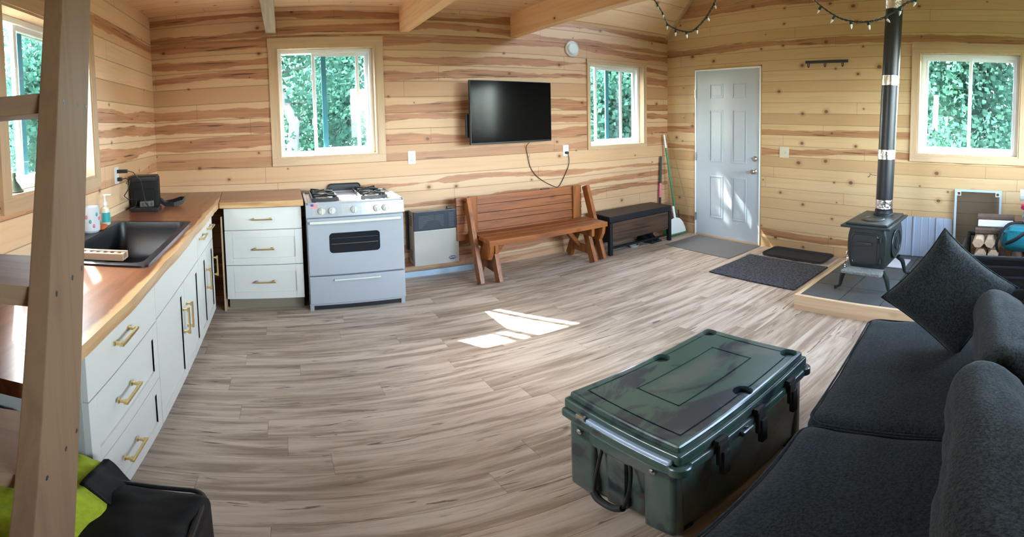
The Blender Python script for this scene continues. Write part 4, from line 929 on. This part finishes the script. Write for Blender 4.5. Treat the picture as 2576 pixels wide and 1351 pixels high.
# white ribbed steel sheets leaning behind the stove
r = thing('steel_heat_shield', 'white ribbed steel sheet leaning against the wall behind the wood stove', 'metal sheet', (5.64, -3.1, HZ))
def cor(u, v):
    y = -2.64-.945*u; z = HZ+.003+.402*v; ph = (u*.945/.228) % 1; d = .012 if .44 < ph < .50 else (.003 if .13 < ph < .16 or .78 < ph < .81 else 0)
    return Vector((5.625-d+.035*v, y, z))
b = B(r); b.grid(cor, 240, 2); o = b.build('ribbed_sheet', M['corr'], r, smooth=False); md_ = o.modifiers.new('thickness', 'SOLIDIFY'); md_.thickness = .002
tag(B().box(5.18, 5.46, -3.225, -3.02, HZ, HZ+.014, .006).build('folded_towel', M['towel']), 'folded white towel lying on the hearth behind the stove leg', 'towel')
# insect screen leaning by the wall
r = thing('window_screen', 'loose window screen with pale aluminium frame leaning against the wall behind the firewood', 'screen', (5.60, -3.83, 0))
b = B(r); ya, yb, zt_ = -3.605, -4.06, .835
for q in ((ya, ya-.022, 0, zt_), (yb+.022, yb, 0, zt_), (ya-.022, yb+.022, zt_-.022, zt_), (ya-.022, yb+.022, 0, .022)):
    t = Matrix.Translation((5.56, 0, 0)) @ Matrix.Rotation(radians(5), 4, 'Y'); b.box(0, .010, q[1], q[0], q[2], q[3], .002, t)
b.build('frame', M['bbmetal'], r); B(r).box(.004, .005, yb+.02, ya-.02, .02, zt_-.02, 0, t).build('mesh', M['scr2'], r, smooth=False)
for y in (ya-.040, yb+.040):
    b = B(r); z = zt_-.040
    for q in ((-.020, -.014, -.02, .02), (.014, .020, -.02, .02), (-.014, .014, -.02, -.014), (-.014, .014, .014, .020)): b.box(-.002, .002, y+q[0], y+q[1], z+q[2], z+q[3], 0, t)
    b.build('corner_key', M['plate'], r)
# log rack with split wood
r = thing('log_rack', 'low black metal rack holding firewood behind the end of the sofa', 'rack', (5.0, -4.25, 0))
rx0, rx1, ry0, ry1 = 4.62, 5.40, -4.86, -3.78
b = B(r)
for z in (.10, .20, .30, .385, .455):
    for x in (rx0,) + ((rx1,) if z in (.10, .455) else ()): b.cyl((x, ry0, z), (x, ry1, z), .016 if z < .4 else .020, seg=10)
for z in (.10, .455):
    for y in (ry0, ry1): b.cyl((rx0, y, z), (rx1, y, z), .016, seg=10)
b.build('rails', M['leather'], r)
B(r).box(rx0+.02, rx0+.026, ry0, ry1, .11, .44).build('side_sheet', M['leather'], r)
for x in (rx0, rx1):
    for y in (ry0, ry1): B(r).cyl((x, y, 0), (x, y, .47), .018, seg=10).build('post', M['leather'], r)
B(r).box(rx0+.01, rx1-.01, ry0+.01, ry1-.01, .095, .105).build('tray', M['leather'], r)
def log(name, label, c, L, rad, ax, mat, seed, group, k=7, flat=False):
    rnd = random.Random(seed); prof = [(rad*rnd.uniform(.75, 1.05)*cos(2*pi*i/k), rad*rnd.uniform(.75, 1.05)*sin(2*pi*i/k)) for i in range(k)]
    if flat: prof = [(p[0], max(p[1], -rad*.25)) for p in prof]
    b = B(); Mx = Matrix.Translation((0, -L/2, 0)) @ Matrix(((1, 0, 0, 0), (0, 0, 1, 0), (0, 1, 0, 0), (0, 0, 0, 1)))
    b.prism(prof, L, Mx, .003); o = b.build(name, M[mat], None, angle=25); o.location = c; o.rotation_euler = (0, 0, -pi/2 if ax == 'x' else 0)
    return tag(o, label, 'firewood', group)
gw = 'split firewood beside the sofa'
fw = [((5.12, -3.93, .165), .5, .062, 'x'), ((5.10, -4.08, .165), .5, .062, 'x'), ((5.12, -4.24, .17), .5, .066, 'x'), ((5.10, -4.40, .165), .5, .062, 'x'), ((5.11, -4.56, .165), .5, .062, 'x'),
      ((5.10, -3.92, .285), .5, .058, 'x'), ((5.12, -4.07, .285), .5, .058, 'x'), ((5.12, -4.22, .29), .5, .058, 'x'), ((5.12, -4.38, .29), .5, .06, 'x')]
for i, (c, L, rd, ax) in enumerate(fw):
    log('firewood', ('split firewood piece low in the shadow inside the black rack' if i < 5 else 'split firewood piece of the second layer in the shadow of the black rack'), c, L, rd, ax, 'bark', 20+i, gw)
log('firewood', 'pale blocky split firewood piece, lowest lit piece over the rack rail', (5.14, -3.925, .395), .46, .052, 'x', 'firewood', 51, gw, 6)
log('firewood', 'pale split firewood piece beside the teal bag, just above the rack rail', (5.13, -4.03, .400), .46, .050, 'x', 'firewood', 57, gw, 6)
log('firewood', 'tan split firewood piece with a square end under the white faced piece', (5.14, -3.90, .488), .44, .048, 'x', 'firewood', 52, gw, 6)
log('firewood', 'pale ribbed firewood piece stacked above the lowest pale pieces', (5.13, -3.995, .492), .44, .046, 'x', 'firewood', 53, gw, 6)
log('firewood', 'dark barked firewood piece directly below the white faced piece', (5.10, -4.02, .556), .32, .034, 'y', 'bark', 54, gw)
log('firewood', 'white faced flat split log lying near the top of the firewood', (5.14, -4.03, .598), .30, .052, 'y', 'towel', 55, gw, 6, True)
log('firewood', 'rough grey barked log topmost in front of the window screen', (5.20, -4.03, .655), .32, .034, 'y', 'bark', 56, gw)
def blob(fn_r, c, sc, seed, nu=28, nv=18, amp=.12, fr=2.5):
    def f(u, v):
        th, ph = 2*pi*u, pi*(v-.5); d = Vector((cos(th)*cos(ph), sin(th)*cos(ph), sin(ph)))
        d2 = Vector([math.copysign(abs(q)**fn_r, q) for q in d])
        k = 1+amp*mn.noise(d*fr+Vector((seed, 0, 0)))+amp*.4*mn.noise(d*fr*3+Vector((0, seed, 0)))
        return Vector(c)+Vector((d2.x*sc[0], d2.y*sc[1], d2.z*sc[2]))*k
    return f
r = thing('nylon_bag', 'teal nylon bag with black edging lying on the firewood beside the sofa', 'bag', (5.0, -4.2, .40))
B(r).grid(blob(.6, (5.02, -4.215, .525), (.115, .13, .105), 3), 28, 18, True).build('body', M['tealcloth'], r)
B(r).tube(smoothp([(4.93, -4.06, .42), (4.915, -4.05, .50), (4.93, -4.09, .60), (4.99, -4.16, .655), (5.05, -4.27, .65)]), .012, 8).build('edging', M['blackcloth'], r)
B(r).tube(smoothp([(4.90, -4.12, .50), (4.88, -4.2, .545), (4.91, -4.28, .60)]), .014, 8).build('strap', M['blackcloth'], r)
log('birch_log', 'short birch log with white bark, highest of the wood, on the cardboard box', (5.24, -4.40, .86), .34, .055, 'y', 'birch', 77, gw, 12)
tag(B().box(5.12, 5.36, -4.70, -4.37, .42, .80, .01).build('cardboard_box', plain('cardboard', (.36, .24, .14), .8)), 'brown cardboard box under the birch log beside the teal bag', 'box')
o = B().grid(blob(.8, (5.07, -4.315, .69), (.055, .06, .06), 8, amp=.3), 24, 14, True).build('glove', M['greycloth']); tag(o, 'grey knitted glove lying against the cardboard box', 'glove')
o = B().grid(blob(.8, (5.05, -4.29, .79), (.04, .05, .028), 9, amp=.3), 24, 14, True).build('glove', M['pinkcloth']); tag(o, 'bright pink glove on top of the grey glove', 'glove')

# ================================================================== sofa
r = thing('sofa', 'charcoal fabric sofa with piped seat cushions along the front of the room', 'sofa', (2.37, -3.60, 0), radians(6))
def pad(w, d, h, rad, puff, seed, sag=0, n=30, wr=.006):
    t = bmesh.new(); bmesh.ops.create_cube(t, size=2); bmesh.ops.subdivide_edges(t, edges=t.edges[:], cuts=n, use_grid_fill=True)
    for v in t.verts:
        p = v.co.copy(); q = Vector((p.x*w/2, p.y*d/2, p.z*h/2))
        inner = Vector([max(-e/2+rad, min(e/2-rad, c)) for c, e in zip(q, (w, d, h))]); dlt = q-inner
        if dlt.length > 1e-9: q = inner+dlt.normalized()*rad*min(1, max(abs(dlt.x), abs(dlt.y), abs(dlt.z))/rad)
        q.z += puff*(1-p.x**2)*(1-p.y**2)*p.z; q.z -= sag*(1-p.x**2)*(1-p.y**2)
        q += Vector((0, 0, 1))*wr*(mn.noise(Vector((q.x*5+seed, q.y*9, seed)))+.5*mn.noise(Vector((q.x*14, q.y*20+seed, 1))))
        v.co = q
    return t
def piping(b, w, d, rad, z, r_=.0045):
    b.tube([(x, y, z) for x, y in rrect(-w/2, w/2, -d/2, d/2, rad, 6)], r_, 6, True)
B().box(-.93, .95, -.98, -.02, .06, .31, .02).build('base', M['sofa'], r)
for x in (-.86, .88):
    for y in (-.9, -.1): B().box(x-.03, x+.03, y-.03, y+.03, 0, .06).build('leg', M['blackrub'], r)
B().box(-.93, .95, -1.0, -.80, .30, .80, .05, seg=3).build('back_frame', M['sofa'], r)
for cx, w, sd in ((.475, .94, 1), (-.465, .93, 5)):
    b = B(); b._add(pad(w, .80, .165, .045, .012, sd)); b.bm.transform(Matrix.Translation((cx, -.40, .395))); o = b.build('seat_cushion', M['sofa'], r, angle=80)
    for z in (.405-.075+.0, .395+.070): 
        b = B(); piping(b, w-.012, .79, .06, 0); b.bm.transform(Matrix.Translation((cx, -.40, z))); b.build('piping', M['sofa'], o)
for cx, w, sd, cy_, lean, zc_ in ((.27, .62, 2, -.665, 36, .63), (-.50, .86, 7, -.59, 34, .655)):
    Mb = Matrix.Translation((cx, cy_, zc_)) @ Matrix.Rotation(radians(90-lean), 4, 'X')
    b = B(); b._add(pad(w, .44, .15, .07, .05, sd, wr=.012)); b.bm.transform(Mb); o = b.build('back_cushion', M['sofa_p'], r, angle=80)
r = thing('throw_pillow', 'square charcoal throw pillow standing on one corner at the far end of the sofa', 'pillow', (3.07, -3.925, .742))
U = Vector((.24, .035, .95)).normalized(); N_ = Vector((-.95, -.10, .26)); N_ = (N_-U*N_.dot(U)).normalized(); S_ = U.cross(N_)
Mp = Matrix((S_, U, N_)).transposed().to_4x4() @ Matrix.Rotation(radians(45+6), 4, 'Z')
def pil(sg):
    def f(u, v):
        a, c = 2*u-1, 2*v-1; w = .205; x = w*a*(1-.09*(1-c*c)); y = w*c*(1-.09*(1-a*a))
        th = .075*((1-a**4)*(1-c**4))**.55; wv = .004*mn.noise(Vector((a*3, c*3, sg*5)))+.006*mn.noise(Vector((a*7, c*2, 3)))*(1-a*a)*(1-c*c)
        return Vector((x, y, sg*th+wv))
    return f
b = B(); b.grid(pil(1), 34, 34); b.grid(pil(-1), 34, 34); bmesh.ops.remove_doubles(b.bm, verts=b.bm.verts[:], dist=.0008); b.bm.transform(Mp); b.build('cover', M['sofa_p'], r, angle=80)
b = B(); ed = [pil(0)(u, v) for u, v in [(k/20, 0) for k in range(20)]+[(1, k/20) for k in range(20)]+[(1-k/20, 1) for k in range(20)]+[(0, 1-k/20) for k in range(20)]]
b.tube(ed, .004, 6, True); b.bm.transform(Mp); b.build('piping', M['sofa'], r)

# ================================================================== cooler
r = thing('cooler_box', 'large dark green camouflage cooler chest standing in front of the sofa', 'cooler', (2.41, -3.165, 0), radians(2))
CL, CW = .395, .245
b = B(); t = bmesh.new(); bmesh.ops.create_cube(t, size=2)
for v in t.verts: v.co = Vector((v.co.x*(CL-.008 if v.co.z > 0 else CL-.03), v.co.y*(CW-.012 if v.co.z > 0 else CW-.035), .012+.375*(v.co.z > 0)))
b._add(t, None, .028, 4); 
body = b.build('body', M['camo'], r, angle=50)
for x in (-.33, .33):
    for y in (-.18, .18): B().box(x-.04, x+.04, y-.03, y+.03, 0, .02, .006).build('rubber_foot', M['blackrub'], r)
# end recess surround: two buttresses and an arch around the handle bay
for s in (-1, 1):
    e = s*CL
    b = B()
    for y0, y1 in ((.10, CW-.02), (-CW+.02, -.11)): b.box(min(e, e-s*.05), max(e, e-s*.05), y0, y1, .02, .37, .018, seg=3)
    b.box(min(e, e-s*.05), max(e, e-s*.05), -.2, .2, .30, .37, .018, seg=3); b.build('end_moulding', M['camo'], r, angle=50)
    B().box(min(e-s*.002, e-s*.03), max(e-s*.002, e-s*.03), -.035, .045, .04, .31, .01).build('handle_tongue', M['camo'], r)
    xx = e-s*.002
    b = B(); b.tube(smoothp([(xx, .062, .315), (xx+s*.012, .070, .22), (xx+s*.03, .065, .12), (xx+s*.036, .045, .095)]), .006, 8); b.tube(smoothp([(xx, -.062, .315), (xx+s*.012, -.070, .22), (xx+s*.03, -.065, .12), (xx+s*.036, -.045, .095)]), .006, 8); b.build('rope', M['black'], r)
    b = B(); b.tube(smoothp([(xx+s*.034, .062, .105), (xx+s*.042, .03, .088), (xx+s*.042, -.03, .088), (xx+s*.034, -.062, .105)]), .014, 10); b.build('hand_grip', M['blackrub'], r)
    for y in (.165, -.15): b = B(); b.lathe([(.012, 0), (.012, .006), (.006, .010), (.0, .010)], (0, 0, 0), 14, Matrix.Translation((e, y, .345)) @ Matrix.Rotation(s*pi/2, 4, 'Y')); b.build('bolt', M['chrome'], r)
# rim and lid
b = B(); b.box(-CL-.012, CL+.012, -CW-.010, CW+.010, .375, .418, .014, seg=3); b.build('rim', M['camo'], r, angle=50)
cups = [(.345, .195), (.03, .195), (.345, -.19), (.0, -.19)]
b = B(); pl = rrect(-CL-.004, CL+.004, -CW-.002, CW+.002, .022, 4)
b.box(-CL-.004, CL+.004, -CW-.002, CW+.002, .420, .466, .012, seg=3)
lid = b.build('lid', M['camo'], r, angle=50)
b = B(); b.box(-CL+.010, CL-.010, -CW+.012, CW-.012, .462, .494, .012, seg=3); b.wn = False; top = b.build('lid_top', M['camo'], r, angle=50)
# cut grooves and cup wells with booleans against the lid top
cut = bmesh.new()
def addc(bb):
    me = bpy.data.meshes.new('t'); bb.bm.to_mesh(me); bb.bm.free(); cut.from_mesh(me); bpy.data.meshes.remove(me)
def ring_cut(x0, x1, y0, y1, w=.007):
    for q in ((x0, x1, y0, y0+w), (x0, x1, y1-w, y1), (x0, x0+w, y0+w, y1-w), (x1-w, x1, y0+w, y1-w)):
        addc(B().box(q[0], q[1], q[2], q[3], .489, .51))
ring_cut(-.335, .348, -.197, .202); ring_cut(-.205, .235, -.085, .10)
me = bpy.data.meshes.new('c1'); cut.to_mesh(me); cutter = bpy.data.objects.new('c1', me); COL.objects.link(cutter); cutter.location = r.location; cutter.rotation_euler = r.rotation_euler
b = B()
for x, y in cups: b.cyl((x, y, .462), (x, y, .52), .034, seg=28)
me2 = bpy.data.meshes.new('c2'); b.bm.to_mesh(me2); b.bm.free(); cutter2 = bpy.data.objects.new('c2', me2); COL.objects.link(cutter2); cutter2.location = r.location; cutter2.rotation_euler = r.rotation_euler
for c_ in (cutter2, cutter):
    md_ = top.modifiers.new('bool', 'BOOLEAN'); md_.operation = 'DIFFERENCE'; md_.object = c_; md_.solver = 'EXACT'; md_.use_self = True
bpy.context.view_layer.update()
dg = bpy.context.evaluated_depsgraph_get(); nm = bpy.data.meshes.new_from_object(top.evaluated_get(dg)); top.modifiers.clear(); top.data = nm
for c_ in (cutter, cutter2): bpy.data.objects.remove(c_)
nm.shade_flat()
for x, y in cups: B().lathe([(.024, 0), (.022, .008), (.012, .010), (.0, .010)], (x, y, .466), 18).build('drain_plug', M['black'], r)
# near end: pale strip and small logo plate on the seam, corner tie down eyes
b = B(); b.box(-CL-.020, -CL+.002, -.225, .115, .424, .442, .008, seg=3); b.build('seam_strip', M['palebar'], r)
B().box(-CL-.018, -CL-.006, .125, .165, .424, .440, .003).build('badge', M['chrome'], r)
for s in (-1, 1):
    b = B(); b.lathe([(.034, 0), (.034, .03), (.030, .034), (.018, .034), (.016, .026), (.0, .026)], (s*(CL-.012), -CW+.012, .385), 20); b.build('tie_down_eye', M['camo'], r)
    B().cyl((s*(CL-.012), -CW+.002, .40), (s*(CL-.012), -CW-.02, .40), .008, seg=10).build('pin', M['chrome'], r)
for x in (-.23, -.01, .22):
    b = B(); y = -CW-.012
    b.box(x-.024, x+.024, y-.016, y, .335, .435, .005); b.box(x-.017, x+.017, y-.026, y-.006, .29, .40, .006); b.box(x-.026, x+.026, y-.012, y+.006, .425, .450, .005); b.build('latch', M['blackrub'], r)
b = B(); b.box(-.125, -.055, -CW-.026, -CW-.004, .378, .402, .010, seg=3); b.build('lock_plate', M['camo'], r); B().cyl((-.09, -CW-.015, .40), (-.09, -CW-.015, .408), .006, seg=10).build('lock_pin', M['chrome'], r)

# ================================================================== ladder
r = thing('loft_ladder', 'wide plank loft ladder with deep treads leaning in front of the side window', 'ladder', (.60, -3.8, 0))
ua = radians(99.46); uu = Vector((cos(ua), sin(ua), 0)); s_ = .311
def rail(x0, y0, nm='rail', th=.038, wd=.218, top=2.62):
    b = B(r); nn = Vector((-uu.y, uu.x, 0)); t = bmesh.new(); V = []
    for z in (0, top):
        for k, q in ((0, 0), (1, 0), (1, 1), (0, 1)): V.append(t.verts.new(Vector((x0, y0, z))+uu*(s_*z+k*wd)+nn*(q*th)))
    for f in ((0, 1, 2, 3), (4, 5, 6, 7), (0, 1, 5, 4), (1, 2, 6, 5), (2, 3, 7, 6), (3, 0, 4, 7)): t.faces.new([V[i] for i in f])
    bmesh.ops.recalc_face_normals(t, faces=t.faces[:]); b._add(t, None, .004); return b.build(nm, M['ladder'], r)
LX, LY = .861, -3.904
ra = rail(LX, LY); nn = Vector((-uu.y, uu.x, 0)); rb = rail(LX+nn.x*.558, LY+nn.y*.558)
for k in range(7):
    z = 1.571-.334*(k-3) if False else 1.571-.335*(3-k)
    z = 1.571+.335*(k-4)
    if z < .1: continue
    t = bmesh.new(); V = []; base = Vector((LX, LY, 0))+uu*(s_*z)+nn*.038
    for zz in (z-.038, z):
        for k2, q in ((0.005, 0), (.212, 0), (.212, .52), (0.005, .52)): V.append(t.verts.new(base+uu*k2+nn*q+Vector((0, 0, zz))))
    for f in ((0, 1, 2, 3), (4, 5, 6, 7), (0, 1, 5, 4), (1, 2, 6, 5), (2, 3, 7, 6), (3, 0, 4, 7)): t.faces.new([V[i] for i in f])
    bmesh.ops.recalc_face_normals(t, faces=t.faces[:]); b = B(r); b._add(t, None, .003); b.build('tread', M['tread'], r)
    for k2 in (.03, .125, .19):
        p = Vector((LX, LY, z-.019))+uu*(s_*z+k2)-nn*.0005; B(r).cyl(p, p+nn*.002, .0055, seg=10).build('screw_head', M['iron'], ra)

# ------------------------------------------------------------------ bag and jacket by the ladder
r = thing('duffel_bag', 'black nylon duffel bag on the floor between the ladder and the white cabinets', 'bag', (.72, -3.33, 0))
b = B(r); b._add(pad(.50, .44, .42, .04, .01, 4, wr=.018)); b.bm.transform(Matrix.Translation((.695, -3.315, .215)) @ Matrix.Rotation(radians(-3), 4, 'Z')); b.build('body', M['blackcloth'], r, angle=80)
b = B(r); b.tube([(.695+x, -3.315+y, .414) for x, y in rrect(-.243, .243, -.213, .213, .04)], .008, 8, True); b.build('zip_edge', M['black'], r)
r = thing('lime_jacket', 'lime green and black work jacket draped over the black duffel bag', 'jacket', (.58, -3.2, .42))
def drape(u, v):
    x = .27+.475*u; y = -3.50+.42*v
    z = .452+.075*sin(pi*min(1, v*1.05))*(1-.35*u)+.03*mn.noise(Vector((u*3, v*4, 2)))+.018*mn.noise(Vector((u*9, v*7, 5)))
    if u > .86: z -= (u-.86)*.55
    if v > .88: z += (v-.88)*.9*(1-u)
    return Vector((x, y, z))
b = B(r); b.grid(drape, 50, 50); o = b.build('lime_panel', M['lime'], r, angle=80); md_ = o.modifiers.new('t', 'SOLIDIFY'); md_.thickness = .012; md_.offset = -1
def drape2(u, v):
    p = drape(.83+.19*u, .66+.36*v); p.x += .0; p.z += .008+.012*sin(pi*u); return p
b = B(r); b.grid(drape2, 20, 36); o = b.build('black_panel', M['blackcloth'], r, angle=80); md_ = o.modifiers.new('t', 'SOLIDIFY'); md_.thickness = .014; md_.offset = -1
def drape3(u, v):
    p = drape(.0+.3*u, .45+.6*v); p.z += .02; return p
b = B(r); b.grid(drape3, 16, 24); o = b.build('black_panel', M['blackcloth'], r, angle=80); md_ = o.modifiers.new('t', 'SOLIDIFY'); md_.thickness = .010; md_.offset = -1

# ------------------------------------------------------------------ string lights along the open edge of the loft
def lights(label, pts):
    r = thing('string_lights', label, 'string lights', pts[0], group='unlit string lights hanging from the loft edge')
    p = smoothp(pts, 8)
    for s in (0, 1):
        b = B(r); b.tube([q+Vector((.004*sin(i*1.3+s*pi), .004*cos(i*1.3+s*pi)*.4, .004*cos(i*1.3+s*pi))) for i, q in enumerate(p)], .0028, 6); b.build('wire', M['dkgreen'], r)
    L = 0; last = 0
    for i in range(1, len(p)):
        L += (p[i]-p[i-1]).length
        if L-last > .088:
            last = L; sd = 1 if (i % 2) else -1; d = Vector((.2*sd, .75*sd*(.5+.3*sin(i)), -.85+.4*sin(i*2.1))).normalized(); q = p[i]
            so_ = B(r).cyl(q, q+d*.022, .0065, .0075, seg=10).build('socket', M['dkgreen'], r); B(r).cyl(q+d*.022, q+d*.034, .0065, .006, seg=10).cyl(q+d*.034, q+d*.048, .006, .001, seg=10).build('bulb', M['bulb'], so_)
lights('unlit string of small lights hanging in a loop above the door', [(3.44, -1.93, 2.335), (3.43, -1.98, 2.28), (3.42, -2.05, 2.19), (3.41, -2.10, 2.11), (3.41, -2.15, 2.075), (3.41, -2.22, 2.045), (3.41, -2.30, 2.03), (3.41, -2.36, 2.06), (3.41, -2.42, 2.11), (3.42, -2.47, 2.19), (3.42, -2.49, 2.25), (3.44, -2.50, 2.335)])
lights('unlit string of small lights hanging in a loop across the stovepipe', [(3.44, -3.05, 2.335), (3.42, -3.09, 2.22), (3.41, -3.14, 2.12), (3.41, -3.22, 2.05), (3.41, -3.29, 2.01), (3.41, -3.38, 1.99), (3.41, -3.47, 1.995), (3.41, -3.55, 2.03), (3.41, -3.62, 2.08), (3.42, -3.68, 2.12), (3.44, -3.74, 2.335)])
struct(B().box(3.41, 3.50, -4.94, -3.236, 2.332, 2.57, .004).build('trim_4', M['beam']))
